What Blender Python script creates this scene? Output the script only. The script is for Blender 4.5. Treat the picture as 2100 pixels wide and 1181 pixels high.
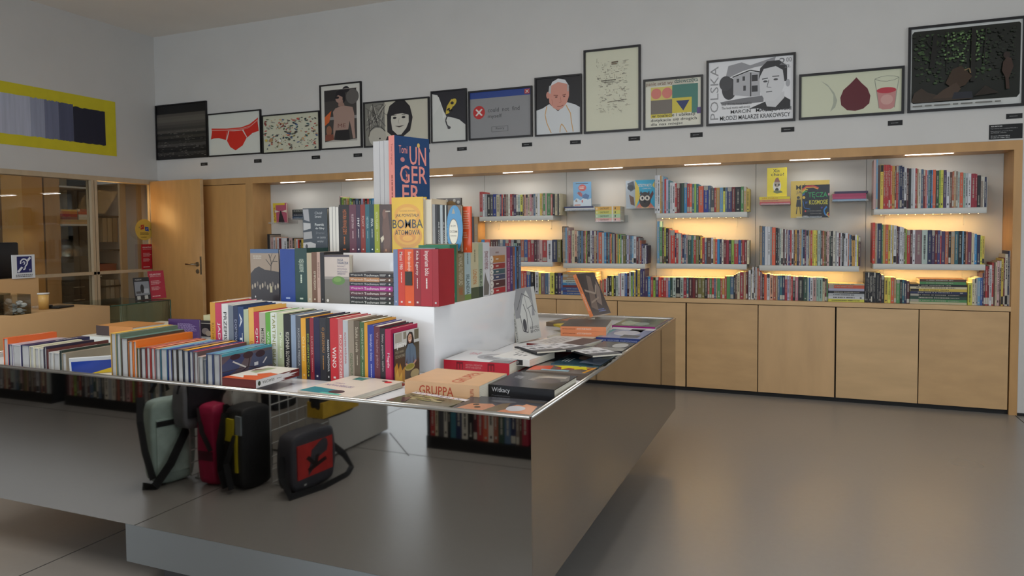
import bpy, bmesh, math, random
from mathutils import Matrix, Vector
random.seed(7)
for o in list(bpy.data.objects): bpy.data.objects.remove(o)
SC = bpy.context.scene
COL = SC.collection
PI = math.pi
# ---------------------------------------------------------------- camera
CAM_H = 1.35
FPX, CX, CY = 1454.53, 1050.0, 541.7
def _rot(a, b, c):
    ca, sa = math.cos(a), math.sin(a); cb, sb = math.cos(b), math.sin(b); cc, sc = math.cos(c), math.sin(c)
    return Matrix(((cc,-sc,0),(sc,cc,0),(0,0,1))) @ Matrix(((1,0,0),(0,cb,-sb),(0,sb,cb))) @ Matrix(((ca,0,sa),(0,1,0),(-sa,0,ca)))
VM = _rot(.3896, .0426, -.0084)
def _w(r): return Vector((r[0], r[2], -r[1]))
cam_d = bpy.data.cameras.new('camera'); cam = bpy.data.objects.new('camera', cam_d); COL.objects.link(cam)
R, D, F = _w(VM[0]), _w(VM[1]), _w(VM[2])
cam.matrix_world = Matrix(((R.x,-D.x,-F.x,0),(R.y,-D.y,-F.y,0),(R.z,-D.z,-F.z,CAM_H),(0,0,0,1)))
cam_d.sensor_width = 36; cam_d.lens = FPX/2100*36
cam_d.shift_x = 0; cam_d.shift_y = -(590.5-CY)/2100
cam_d.clip_start = .05
SC.camera = cam
# ---------------------------------------------------------------- world, lights, exposure
SC.view_settings.view_transform = 'Standard'; SC.view_settings.look = 'None'
SC.view_settings.gamma = 1; SC.view_settings.use_curve_mapping = False
SC.view_settings.exposure = 0.0
world = bpy.data.worlds.new('world'); SC.world = world; world.use_nodes = True
bg = world.node_tree.nodes['Background']; bg.inputs[0].default_value = (.62,.72,.85,1); bg.inputs[1].default_value = 1.6
def area(name, loc, rot, sx, sy, power, col):
    l = bpy.data.lights.new(name, 'AREA'); l.shape = 'RECTANGLE'; l.size = sx; l.size_y = sy; l.energy = power; l.color = col
    o = bpy.data.objects.new(name, l); COL.objects.link(o); o.location = loc; o.rotation_euler = rot
    return o
K_DAY = 1.0
area('daylight_rear_window', (-.2,-4.42,1.75), (PI/2,0,0), 6.6, 2.3, 95*K_DAY, (.86,.93,1.0))
area('added_daylight_rear_left', (-5.3,-4.4,1.3), (PI/2,0,-.1), 2.4, 2.4, 75, (.86,.93,1.0))  # no door there: extra daylight added to brighten the left floor and wall
area('added_fill_left', (-6.85,-1.6,1.6), (PI/2,0,-PI/2), 3.2, 2.2, 38, (.88,.94,1.0))  # added fill to lift the floor at left; the left wall is windowless
area('daylight_side_window', (4.42,1.2,1.75), (PI/2,0,PI/2), 5.0, 2.3, 70*K_DAY, (.9,.95,1.0))
area('overhead_area_light', (-0.9,2.6,3.6), (0,0,0), 1.4, 1.4, 36, (1.0,.95,.88))
area('overhead_area_light', (-2.8,.4,3.6), (0,0,0), 1.6, 1.6, 62, (1.0,.95,.88))  # this second one is added to brighten the floor before the island
area('back_office_lamp', (-7.35,4.0,2.9), (0,-.5,0), .5, .9, 4.5, (1.0,.78,.52))
area('back_office_lamp', (-7.3,5.6,1.75), (0,-1.0,.3), .3, .5, 5, (1.0,.58,.22))
# ---------------------------------------------------------------- pixel to plane helpers (set the real position of things on known planes)
def ray(px, py):
    d = VM.transposed() @ Vector(((px-CX)/FPX, (py-CY)/FPX, 1)); return Vector((d.x, d.z, -d.y))
def onY(px, py, Y):
    d = ray(px, py); t = Y/d.y; return d.x*t, CAM_H+d.z*t
def onX(px, py, X):
    d = ray(px, py); t = X/d.x; return d.y*t, CAM_H+d.z*t
def onZ(px, py, Z):
    d = ray(px, py); t = (Z-CAM_H)/d.z; return d.x*t, d.y*t
# ---------------------------------------------------------------- colour and materials
def lin(c): return c/12.92 if c <= .04045 else ((c+.055)/1.055)**2.4
def hx(s, k=1.0): return tuple(min(.92, lin(int(s[i:i+2],16)/255)*k) for i in (0,2,4)) + (1,)
def desat(c, k):
    g = .3*c[0]+.59*c[1]+.11*c[2]; return (c[0]+(g-c[0])*k, c[1]+(g-c[1])*k, c[2]+(g-c[2])*k, 1)
_mats = {}
def mat(name, col=None, rough=.5, metal=0, noise=0, nscale=8, bump=0, bscale=60, stretch=(1,1,1), emit=None, es=0, trans=0, alpha=1, ior=1.45, spec=.5, coat=0):
    if name in _mats: return _mats[name]
    m = bpy.data.materials.new(name); m.use_nodes = True; nt = m.node_tree; n = nt.nodes; b = n['Principled BSDF']
    if col is not None: b.inputs['Base Color'].default_value = col
    b.inputs['Roughness'].default_value = rough; b.inputs['Metallic'].default_value = metal
    b.inputs['IOR'].default_value = ior; b.inputs['Specular IOR Level'].default_value = spec
    b.inputs['Coat Weight'].default_value = coat; b.inputs['Coat Roughness'].default_value = .08
    b.inputs['Transmission Weight'].default_value = trans; b.inputs['Alpha'].default_value = alpha
    if emit: b.inputs['Emission Color'].default_value = emit; b.inputs['Emission Strength'].default_value = es
    if noise or bump:
        tc = n.new('ShaderNodeTexCoord'); mp = n.new('ShaderNodeMapping'); mp.inputs['Scale'].default_value = stretch
        nt.links.new(tc.outputs['Object'], mp.inputs['Vector'])
    if noise:
        nz = n.new('ShaderNodeTexNoise'); nz.inputs['Scale'].default_value = nscale; nz.inputs['Detail'].default_value = 5
        nt.links.new(mp.outputs[0], nz.inputs['Vector'])
        mx = n.new('ShaderNodeMix'); mx.data_type = 'RGBA'
        mx.inputs[6].default_value = tuple(c*(1-noise) for c in col[:3])+(1,)
        mx.inputs[7].default_value = tuple(min(1,c*(1+noise)) for c in col[:3])+(1,)
        cr = n.new('ShaderNodeMapRange'); cr.inputs[1].default_value = .3; cr.inputs[2].default_value = .7
        nt.links.new(nz.outputs[0], cr.inputs[0]); nt.links.new(cr.outputs[0], mx.inputs[0]); nt.links.new(mx.outputs[2], b.inputs['Base Color'])
    if bump:
        nb = n.new('ShaderNodeTexNoise'); nb.inputs['Scale'].default_value = bscale; nb.inputs['Detail'].default_value = 3
        nt.links.new(mp.outputs[0], nb.inputs['Vector'])
        bp = n.new('ShaderNodeBump'); bp.inputs['Strength'].default_value = bump; bp.inputs['Distance'].default_value = .01
        nt.links.new(nb.outputs[0], bp.inputs['Height']); nt.links.new(bp.outputs[0], b.inputs['Normal'])
    _mats[name] = m; return m
def attr_mat(name, rough, coat=0):
    m = mat(name, (1,1,1,1), rough, coat=coat); nt = m.node_tree
    a = nt.nodes.new('ShaderNodeAttribute'); a.attribute_name = 'Col'
    nt.links.new(a.outputs['Color'], nt.nodes['Principled BSDF'].inputs['Base Color']); return m
def objcol_mat(name, rough, coat=0):
    m = mat(name, (1,1,1,1), rough, coat=coat); nt = m.node_tree
    a = nt.nodes.new('ShaderNodeObjectInfo'); tc = nt.nodes.new('ShaderNodeTexCoord'); nz = nt.nodes.new('ShaderNodeTexNoise')
    nz.inputs['Scale'].default_value = 9
    mr = nt.nodes.new('ShaderNodeMapRange'); mr.inputs[3].default_value = .82; mr.inputs[4].default_value = 1.12
    mu = nt.nodes.new('ShaderNodeVectorMath'); mu.operation = 'SCALE'
    nt.links.new(tc.outputs['Object'], nz.inputs['Vector']); nt.links.new(nz.outputs[0], mr.inputs[0])
    nt.links.new(a.outputs['Color'], mu.inputs[0]); nt.links.new(mr.outputs[0], mu.inputs['Scale'])
    nt.links.new(mu.outputs[0], nt.nodes['Principled BSDF'].inputs['Base Color']); return m
PRINT = attr_mat('printed_ink', .42)
PRINTGLOSS = attr_mat('glossy_printed_ink', .22)
COVER = objcol_mat('book_cover', .42)
COVERGLOSS = objcol_mat('laminated_cover', .25)
PAGES = mat('book_pages', hx('d2ccbc'), .85, noise=.12, nscale=30, stretch=(.2,.2,14))
PAGESG = mat('grey_book_pages', hx('9a9a9a'), .8, noise=.12, nscale=30, stretch=(14,.3,.3))
WALLM = mat('painted_wall', hx('c7c5c2'), .75, noise=.02, nscale=3, bump=.03, bscale=220)
CEILM = mat('painted_ceiling', hx('eae4dc'), .85, noise=.02, nscale=2)
NICHEM = mat('niche_panel', hx('ccc9c2'), .6, noise=.02, nscale=3)
SHELFM = mat('shelf_laminate', hx('c9c9c4'), .5, noise=.02, nscale=6)
WOOD = mat('maple_plywood', hx('c8a67a'), .42, noise=.09, nscale=2.2, stretch=(1.2,1,5), bump=.02, bscale=90)
WOOD2 = mat('maple_plywood_warm', hx('b98f5c'), .42, noise=.1, nscale=2.6, stretch=(4,4,1), bump=.02, bscale=90)
BIRCH = mat('pale_birch', hx('b8a488'), .45, noise=.06, nscale=4, stretch=(4,4,1))
WOODD = mat('plywood_edge', hx('8a6a45'), .55, noise=.1, nscale=20)
DOORM = mat('door_veneer', hx('c4945a'), .4, noise=.06, nscale=3, stretch=(5,5,1))
GAPM = mat('dark_gap', hx('241c14'), .8)
BLACK = mat('matt_black', hx('111113'), .62)
BLACKP = mat('black_plastic', hx('101014'), .35)
FRAMEM = mat('black_frame_wood', hx('141216'), .4, noise=.1, nscale=30)
WHITEG = mat('white_gloss_laminate', hx('e2e3e6'), .14, noise=.01, nscale=4, coat=.3)
STEEL = mat('steel_edge', hx('c8c4be'), .22, 1)
MIRROR = mat('polished_steel_mirror', (.335,.33,.32,1), .03, 1, bump=.018, bscale=1.3)
MIRROR2 = mat('satin_steel_base', (.36,.40,.43,1), .40, 1)
CHROME = mat('brushed_nickel', hx('a89a86'), .3, 1)
ACRYL = mat('clear_acrylic', (.85,.88,.88,1), .08, trans=.85, alpha=.55)
def glass_mat(name, tint, mixf, rough=.0):
    m = bpy.data.materials.new(name); m.use_nodes = True; nt = m.node_tree; n = nt.nodes
    out = n['Material Output']; n.remove(n['Principled BSDF'])
    t = n.new('ShaderNodeBsdfTransparent'); t.inputs[0].default_value = tint
    g = n.new('ShaderNodeBsdfGlossy'); g.inputs['Roughness'].default_value = rough
    fr = n.new('ShaderNodeFresnel'); fr.inputs[0].default_value = 1.5
    ad = n.new('ShaderNodeMath'); ad.operation = 'MULTIPLY_ADD'; ad.inputs[1].default_value = 1.0; ad.inputs[2].default_value = mixf
    mx = n.new('ShaderNodeMixShader'); ad.inputs[1].default_value = .75; nt.links.new(fr.outputs[0], ad.inputs[0]); nt.links.new(ad.outputs[0], mx.inputs[0])
    nt.links.new(t.outputs[0], mx.inputs[1]); nt.links.new(g.outputs[0], mx.inputs[2]); nt.links.new(mx.outputs[0], out.inputs[0])
    return m
GLASS = glass_mat('partition_glass', (.88,.89,.86,1), .0)
GLASSG = glass_mat('display_case_glass', (.80,.88,.82,1), .03)
GLASSE = mat('green_glass_edge', hx('2c4a3a'), .2)
# concrete floor with burnished patches
def floor_mat():
    m = mat('polished_concrete', hx('8b8174'), .3, spec=.6, coat=.25)
    m.node_tree.nodes['Principled BSDF'].inputs['Coat Roughness'].default_value = .42; nt = m.node_tree; n = nt.nodes; b = n['Principled BSDF']
    tc = n.new('ShaderNodeTexCoord')
    def nz(scale, det, lo, hi):
        z = n.new('ShaderNodeTexNoise'); z.inputs['Scale'].default_value = scale; z.inputs['Detail'].default_value = det; z.inputs['Roughness'].default_value = .6
        r = n.new('ShaderNodeMapRange'); r.inputs[1].default_value = .1; r.inputs[2].default_value = .9; r.inputs[3].default_value = lo; r.inputs[4].default_value = hi
        nt.links.new(tc.outputs['Object'], z.inputs['Vector']); nt.links.new(z.outputs[0], r.inputs[0]); return r
    a = nz(.7, 1, .2, .8); c = nz(30, 5, .95, 1.04)
    mx = n.new('ShaderNodeMix'); mx.data_type = 'RGBA'; mx.inputs[6].default_value = hx('86817c'); mx.inputs[7].default_value = hx('918e8a')
    nt.links.new(a.outputs[0], mx.inputs[0])
    mu = n.new('ShaderNodeVectorMath'); mu.operation = 'SCALE'
    nt.links.new(mx.outputs[2], mu.inputs[0]); nt.links.new(c.outputs[0], mu.inputs['Scale']); nt.links.new(mu.outputs[0], b.inputs['Base Color'])
    r = nz(.8, 1, .24, .36); nt.links.new(r.outputs[0], b.inputs['Roughness'])
    return m
FLOORM = floor_mat()
# ---------------------------------------------------------------- mesh builder
class MB:
    def __init__(s): s.v=[]; s.f=[]; s.m=[]; s.c=[]; s.sm=[]
    def face(s, pts, mi=0, col=None, smooth=False):
        i = len(s.v); s.v += [tuple(p) for p in pts]; s.f.append(tuple(range(i, i+len(pts)))); s.m.append(mi); s.c.append(col); s.sm.append(smooth)
    def box(s, x0,x1,y0,y1,z0,z1, mi=0, col=None):
        if x1<x0: x0,x1=x1,x0
        if y1<y0: y0,y1=y1,y0
        if z1<z0: z0,z1=z1,z0
        i = len(s.v)
        s.v += [(x,y,z) for z in (z0,z1) for y in (y0,y1) for x in (x0,x1)]
        for q in ((0,2,3,1),(4,5,7,6),(0,1,5,4),(2,6,7,3),(0,4,6,2),(1,3,7,5)):
            s.f.append(tuple(i+k for k in q)); s.m.append(mi); s.c.append(col); s.sm.append(False)
        return s
    def cyl(s, p0, p1, r0, r1=None, n=12, mi=0, caps=True):
        r1 = r0 if r1 is None else r1
        a, b = Vector(p0), Vector(p1); d = (b-a).normalized()
        u = d.orthogonal().normalized(); w = d.cross(u); i = len(s.v)
        for c, r in ((a,r0),(b,r1)):
            for k in range(n):
                t = 2*PI*k/n; s.v.append(tuple(c+u*(r*math.cos(t))+w*(r*math.sin(t))))
        for k in range(n):
            k2 = (k+1)%n; s.f.append((i+k,i+k2,i+n+k2,i+n+k)); s.m.append(mi); s.c.append(None); s.sm.append(True)
        if caps:
            s.f.append(tuple(i+k for k in range(n-1,-1,-1))); s.m.append(mi); s.c.append(None); s.sm.append(False)
            s.f.append(tuple(i+n+k for k in range(n))); s.m.append(mi); s.c.append(None); s.sm.append(False)
        return s
    def tube(s, pts, r, n=8, mi=0):
        for a, b in zip(pts, pts[1:]): s.cyl(a, b, r, n=n, mi=mi)
        return s
    def ribbon(s, pts, w, t=.003, up=(0,0,1), mi=0):
        up = Vector(up)
        P = [Vector(p) for p in pts]
        L = []
        for k, p in enumerate(P):
            d = (P[min(k+1,len(P)-1)]-P[max(k-1,0)]).normalized(); side = d.cross(up)
            if side.length < .05: side = d.cross(Vector((1,0,0)))
            side.normalize(); nn = side.cross(d).normalized()
            L.append([p+side*w/2+nn*t/2, p-side*w/2+nn*t/2, p-side*w/2-nn*t/2, p+side*w/2-nn*t/2])
        for A, B in zip(L, L[1:]):
            for q in range(4): s.face([A[q],A[(q+1)%4],B[(q+1)%4],B[q]], mi, None, False)
        s.face(L[0], mi); s.face(L[-1][::-1], mi); return s
    def mesh(s, name, mats):
        me = bpy.data.meshes.new(name); me.from_pydata(s.v, [], s.f)
        for m in mats: me.materials.append(m)
        me.polygons.foreach_set('material_index', s.m); me.polygons.foreach_set('use_smooth', s.sm)
        if any(c is not None for c in s.c):
            at = me.color_attributes.new('Col', 'FLOAT_COLOR', 'CORNER'); k = 0
            buf = []
            for f, c in zip(s.f, s.c): buf += list(c or (1,1,1,1))*len(f)
            at.data.foreach_set('color', buf)
        me.update(); return me
def link(name, me, parent=None, mw=None, color=None):
    o = bpy.data.objects.new(name, me); COL.objects.link(o)
    if parent is not None: o.parent = parent
    if mw is not None: o.matrix_local = mw if parent is not None else mw
    if color is not None: o.color = color
    return o
def obj(name, mb, mats, parent=None, mw=None, color=None):
    if not isinstance(mats, (list,tuple)): mats = [mats]
    return link(name, mb.mesh(name, mats), parent, mw, color)
def empty(name, loc=(0,0,0), rz=0):
    o = bpy.data.objects.new(name, None); COL.objects.link(o); o.location = loc; o.rotation_euler = (0,0,rz); o.empty_display_size = .05; return o
def tag(o, label, cat, group=None):
    o['label'] = label; o['category'] = cat
    if group: o['group'] = group
    return o
def struct(o, label=None):
    o['kind'] = 'structure'
    if label: o['label'] = label
    return o
def bevel(o, w, seg=2):
    bm = bmesh.new(); bm.from_mesh(o.data); bmesh.ops.remove_doubles(bm, verts=bm.verts, dist=1e-6)
    es = [e for e in bm.edges if len(e.link_faces)==2 and e.calc_face_angle(0) > .5]
    bmesh.ops.bevel(bm, geom=es, offset=w, segments=seg, affect='EDGES', profile=.5)
    for f in bm.faces: f.smooth = True
    bm.to_mesh(o.data); bm.free()
    try: o.data.set_sharp_from_angle(angle=.9)
    except Exception: pass
    return o
# ---------------------------------------------------------------- lettering
_txt = {}
def text_polys(s, bold=False):
    key = (s, bold)
    if key in _txt: return _txt[key]
    c = bpy.data.curves.new('lettering', 'FONT'); c.body = s; c.size = 1; c.resolution_u = 2; c.offset = .007 if bold else 0
    c.fill_mode = 'BOTH'
    o = bpy.data.objects.new('lettering', c)
    me = bpy.data.meshes.new_from_object(o)
    V = [v.co.copy() for v in me.vertices]; P = [tuple(p.vertices) for p in me.polygons]
    bpy.data.objects.remove(o); bpy.data.curves.remove(c); bpy.data.meshes.remove(me)
    if V:
        x0 = min(v.x for v in V); x1 = max(v.x for v in V); y0 = min(v.y for v in V); y1 = max(v.y for v in V)
        V = [((v.x-x0)/max(x1-x0,1e-6), (v.y-y0)/max(y1-y0,1e-6)) for v in V]
    _txt[key] = (V, P); return _txt[key]
def shapes_to(mb, shapes, mapf, start=0, mi=0):
    """mapf(u, v, layer) -> point.  shapes in 0..1 coordinates"""
    n = start
    for s in shapes:
        t = s[0]; n += 1; k = 1.4+.17*n
        if t == 'r':
            _,x0,y0,x1,y1,c = s; mb.face([mapf(x0,y0,k),mapf(x1,y0,k),mapf(x1,y1,k),mapf(x0,y1,k)], mi, hx(c))
        elif t == 'p':
            mb.face([mapf(x,y,k) for x,y in s[1]], mi, hx(s[2]))
        elif t == 'e':
            _,cx,cy,rx,ry,c = s[:6]; a = s[6] if len(s)>6 else 0; pts=[]
            for q in range(22):
                g = 2*PI*q/22; x=rx*math.cos(g); y=ry*math.sin(g)
                pts.append(mapf(cx+x*math.cos(a)-y*math.sin(a), cy+x*math.sin(a)+y*math.cos(a), k))
            mb.face(pts, mi, hx(c))
        elif t == 'l':
            _,pts,w,c = s
            for (ax,ay),(bx,by) in zip(pts, pts[1:]):
                d = math.hypot(bx-ax,by-ay) or 1; nx,ny = -(by-ay)/d*w/2, (bx-ax)/d*w/2
                mb.face([mapf(ax+nx,ay+ny,k),mapf(bx+nx,by+ny,k),mapf(bx-nx,by-ny,k),mapf(ax-nx,ay-ny,k)], mi, hx(c))
        elif t == 't':       # text, x0,y0,x1,y1, colour, turn (0 | 90 upwards | -90 downwards | 180), bold
            _,tx,x0,y0,x1,y1,c = s[:7]; turn = s[7] if len(s)>7 else 0; bold = s[8] if len(s)>8 else False
            V,P = text_polys(tx, bold)
            def tf(a,b):
                if turn == 0: return x0+a*(x1-x0), y0+b*(y1-y0)
                if turn == -90: return x0+b*(x1-x0), y1-a*(y1-y0)
                if turn == 90: return x1-b*(x1-x0), y0+a*(y1-y0)
                return x1-a*(x1-x0), y1-b*(y1-y0)
            col = hx(c); i = len(mb.v)
            mb.v += [tuple(mapf(*tf(a,b),k)) for a,b in V]
            for p in P: mb.f.append(tuple(i+q for q in p)); mb.m.append(mi); mb.c.append(col); mb.sm.append(False)
        elif t == 'bars':    # unreadable small print: rows of strokes
            _,x0,y0,x1,y1,rows,c = s[:7]; rnd = random.Random(rows*7+int(x0*100))
            for q in range(rows):
                yt = y1-(y1-y0)*(q+.2)/rows; yb = yt-(y1-y0)*.5/rows; x = x0; xe = x1-(x1-x0)*rnd.random()*.35
                while x < xe:
                    w = (x1-x0)*(.05+.12*rnd.random()); mb.face([mapf(x,yb,k),mapf(min(x+w,xe),yb,k),mapf(min(x+w,xe),yt,k),mapf(x,yt,k)], mi, hx(c)); x += w+(x1-x0)*.025
    return n
LAY = .00018
# ---------------------------------------------------------------- books
# a book lies in its own frame: length L along X (head at -X), depth D along Y (spine at Y=0), thickness T up Z, front cover on top
STAND = Matrix(((0,0,1,0),(0,1,0,0),(-1,0,0,0),(0,0,0,1)))
def Rz(a): return Matrix.Rotation(a, 4, 'Z')
def Tr(x,y,z): return Matrix.Translation((x,y,z))
def cover_mesh(L, D, T, hard=True, mats=None):
    c = min(.0028 if hard else .0009, T*.2); mb = MB(); e = 0
    mb.box(-L/2,L/2,0,D,0,c); mb.box(-L/2,L/2,0,D,T-c,T); mb.box(-L/2,L/2,0,c,c,T-c)
    return mb
def pages_mesh(L, D, T, hard=True):
    c = min(.0028 if hard else .0009, T*.2); i = .004 if hard else .0006
    mb = MB(); mb.box(-L/2+i, L/2-i, c, D-i, c, T-c); return mb
def book(name, M, L, D, T, col, label, group=None, hard=True, spine=(), cover=(), back=(), gloss=False, pages=None, cat='book', k=1.08, side=False):
    o = obj(name, cover_mesh(L,D,T,hard), COVERGLOSS if gloss else COVER, mw=M, color=hx(col,k))
    tag(o, label, cat, group)
    p = obj('pages', pages_mesh(L,D,T,hard), pages or PAGES, o)
    mb = MB()
    if spine: shapes_to(mb, spine, lambda u,v,q: (-L/2+u*L, -LAY*q, v*T))
    if cover and side: shapes_to(mb, cover, lambda a,b,q: (L/2-a*L, (1-b)*D, T+LAY*q))
    elif cover: shapes_to(mb, cover, lambda u,v,q: (L/2-v*L, u*D, T+LAY*q))
    if back: shapes_to(mb, back, lambda u,v,q: (L/2-v*L, D-u*D, -LAY*q))
    if mb.f: obj('cover_print', mb, PRINTGLOSS if gloss else PRINT, o)
    return o
# orientation: standing with spine towards -Y, left-front-bottom corner at (x,y,z)
def M_spine(x, y, z, L, D, T, rz=0, lean=0):        # x = left edge of spine
    return Tr(x,y,z) @ Rz(rz) @ Matrix.Rotation(lean,4,'Y') @ Tr(0,0,L/2) @ STAND
def M_front(x, y, z, L, D, T, rz=0, tilt=0):        # front cover towards -Y, spine edge at x, cover plane at y
    return Tr(x,y,z) @ Rz(rz) @ Matrix.Rotation(-tilt,4,'X') @ Tr(0,T,L/2) @ Rz(-PI/2) @ STAND
def M_fore(x, y, z, L, D, T, rz=0, tilt=0):         # fore-edge towards -Y, right... x = left edge
    return Tr(x,y,z) @ Rz(rz) @ Matrix.Rotation(-tilt,4,'X') @ Tr(T,D,L/2) @ Rz(PI) @ STAND
SPINEUP = Matrix(((0,0,1,0),(-1,0,0,0),(0,-1,0,0),(0,0,0,1)))
def M_up(x, y, ztop, L, rz=0):                      # spine upwards, tail end towards -Y, front cover towards +X
    return Tr(x,y,ztop) @ Rz(rz) @ Tr(0,L/2,0) @ SPINEUP
def M_right(x, y, z, L, D, T, rz=0):                # spine towards +X, y = near edge
    return Tr(x,y,z) @ Rz(rz+PI/2) @ Tr(0,0,L/2) @ STAND
def M_flat(x, y, z, L, D, T, rz=0):                 # lying, spine towards -Y, near-left-bottom corner at x,y
    return Tr(x,y,z) @ Rz(rz) @ Tr(L/2,0,0)
ONES = 'zeroth first second third fourth fifth sixth seventh eighth ninth tenth eleventh twelfth thirteenth fourteenth fifteenth sixteenth seventeenth eighteenth nineteenth'.split()
TENS = {2:'twent',3:'thirt',4:'fort',5:'fift',6:'sixt'}
def ordn(n):
    if n < 20: return ONES[n]
    t, u = divmod(n, 10)
    return TENS[t]+'ieth' if u == 0 else TENS[t]+'y-'+ONES[u]
PAL = dict(white='c6c7cc',grey='8a8c90',lgrey='a8acb0',dgrey='46464c',black='1b191e',red='b02626',dred='6c1c22',orange='d4552a',terra='a8583c',
 yellow='d0b42c',lemon='cfcc2e',ochre='b88a34',green='46884c',lime='88ae34',dgreen='28463a',teal='2c6a78',mint='8aaa9c',pmint='a8b8b0',blue='2a589c',royal='16308c',
 navy='20284e',sky='6298bc',cyan='1c86c0',steel='4a6684',purple='44305a',plum='6a3050',lav='a8a8c4',pink='c07484',rose='c09c98',cream='c4b894',brown='5c3a2e',taupe='8a7a6c',tan='a88458',olive='6e682c',
 crim='9c1c34',maroon='4a1c26',salmon='c05c50',indigo='3c3a70',peach='c89478',mauve='7e5c62',ivory='d0cbbc',redor='cc3018')
CNAME = dict(lgrey='light grey',dgrey='dark grey',dred='dark red',terra='terracotta',dgreen='dark green',pmint='pale mint',royal='royal blue',sky='sky blue',cyan='bright blue',steel='steel blue',lav='lavender',crim='crimson',redor='bright orange-red',lemon='lemon yellow')
def cname(c): return CNAME.get(c, c)
# unit books for the wall shelves: 1 x 1 x 1, cover + pages + a strip of small spine lettering
_unit = {}
def unit_book(var, light):
    key = (var, light)
    if key in _unit: return _unit[key]
    rnd = random.Random(var*13+5); mb = MB()
    c = .06
    mb.box(-.5,.5,0,1,0,c,0); mb.box(-.5,.5,0,1,1-c,1,0); mb.box(-.5,.5,0,.012,c,1-c,0)
    mb.box(-.497,.497,.012,.995,c,1-c,1)
    e = -.0035
    def q(x0,x1,z0,z1): mb.face([(x0,e,z0),(x1,e,z0),(x1,e,z1),(x0,e,z1)], 2)
    if var % 5 != 4:
        x = -.42+.1*rnd.random(); end = x+.35+.35*rnd.random(); z0 = .3+.1*rnd.random(); z1 = .62+.12*rnd.random()
        while x < end:
            w = .008+.018*rnd.random(); q(x, x+w, z0, z1); x += w+.007+(.02 if rnd.random()<.2 else 0)
    if var % 3 == 0:
        q(.38,.43,.3,.7)
    if var % 4 == 1:
        x = .08+.1*rnd.random()
        while x < .36: w = .006+.01*rnd.random(); q(x,x+w,.35,.6); x += w+.008
    if var % 6 == 2: q(.30,.47,.06,.94)
    if var % 6 == 5: q(-.49,-.34,.06,.94)
    _unit[key] = mb.mesh('small_spine_book', [COVER, PAGES, mat('pale_foil',hx('a09c90'),.5) if light else mat('dark_foil',hx('201c20'),.5)])
    return _unit[key]
SHELF_SPECS = []   # every book on the wall shelves, gathered first so that the largest can be picked
def lum(c): return .3*c[0]+.6*c[1]+.1*c[2]
def row(desc, ox, oy, sc, Y, zb, x0, s, side='left', depth=.19, gapz=0, back=False):
    """standing books; s = 'colour x_end [top]' items in crop pixels"""
    cur = x0; top = None; n = 0
    for it in s.split(','):
        a = it.split(); 
        if not a: continue
        xe = float(a[1]); top = float(a[2]) if len(a) > 2 else top
        pa = ox+cur*sc; pb = ox+xe*sc; pt = oy+top*sc
        X0, zt = onY(pa, pt, Y); X1, _ = onY(pb, pt, Y)
        if a[0] != '_':
            n += 1
            g = (X1-X0)*.04+.0003
            SHELF_SPECS.append(dict(kind='s', x=X0+g/2, w=X1-X0-g, y=Y, z=zb, h=max(.1,zt-zb), d=depth*(.86+.14*random.random()), c=a[0], n=n, desc=desc, area=(pb-pa)*(zt-zb)))
        cur = xe
def pile(desc, Y, px0, px1, zb, items, depth=.2, top='from the bottom'):
    """lying books, bottom to top: (colour, thickness, px offset left, px offset right)"""
    z = zb
    for n, it in enumerate(items):
        c, t = it[0], it[1]; a = it[2] if len(it)>2 else 0; b = it[3] if len(it)>3 else 0
        X0,_ = onY(px0+a, 560, Y); X1,_ = onY(px1-b, 560, Y)
        SHELF_SPECS.append(dict(kind='f', x=X0, w=X1-X0, y=Y, z=z, h=t-.0004, d=depth, c=c, n=n+1, desc=desc, area=(px1-px0)*t*1.6)); z += t
def place_shelf_books(limit, others):
    S = sorted(SHELF_SPECS, key=lambda d: -d['area']); keep = set(id(d) for d in S[:limit])
    rest = MB(); rm = {}
    for d in SHELF_SPECS:
        rnd = random.Random(int(d['x']*9137)+int(d['z']*97)); base = desat(hx(PAL[d['c']], 1.0*(.85+.25*rnd.random())), .12)
        light = lum(base) < .3
        if d['kind'] == 'm': M = d['M']
        elif d['kind'] == 's': M = Tr(d['x'],d['y'],d['z']+d['h']/2) @ STAND @ Matrix.Diagonal((d['h'],d['d'],d['w'],1))
        else: M = Tr(d['x']+d['w']/2,d['y'],d['z']) @ Matrix.Diagonal((d['w'],d['d'],d['h'],1))
        me = unit_book(rnd.randrange(14), light)
        if id(d) in keep:
            o = link('book', me, None, M, base)
            if d['kind'] == 's':
                fat = 'thick' if d['w'] > .026 else ('thin' if d['w'] < .012 else '')
                lb = f"{fat} {cname(d['c'])} spine, {ordn(d['n'])} from left {d['desc']}"
            else: lb = f"{cname(d['c'])} book lying flat, {ordn(d['n'])} from bottom {d['desc']}"
            tag(o, lb.strip(), 'book', 'books '+d['desc'])
        else:
            i = len(rest.v); rest.v += [tuple(M @ v.co) for v in me.vertices]
            for p in me.polygons:
                rest.f.append(tuple(i+q for q in p.vertices)); rest.m.append(0); rest.sm.append(False)
                rest.c.append(base if p.material_index == 0 else (hx('d2ccbc') if p.material_index == 1 else (hx('b8b4a8') if light else hx('201c20'))))
    o = obj('small_shelved_books', rest, PRINT); tag(o, 'the many thinner and half-hidden books filling the wall shelves and low cases', 'books'); o['kind'] = 'stuff'
# ================================================================ the room
XL, YW, YB, ZC, XR, YR = -6.969, 6.117, 6.40, 3.655, 4.5, -4.5
NX0, NX1, NZ0, NZ1 = -5.56, 1.398, .792, 1.925      # the recess for the shelves
ISL = (-3.5,-.731,1.915,4.45)
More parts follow.
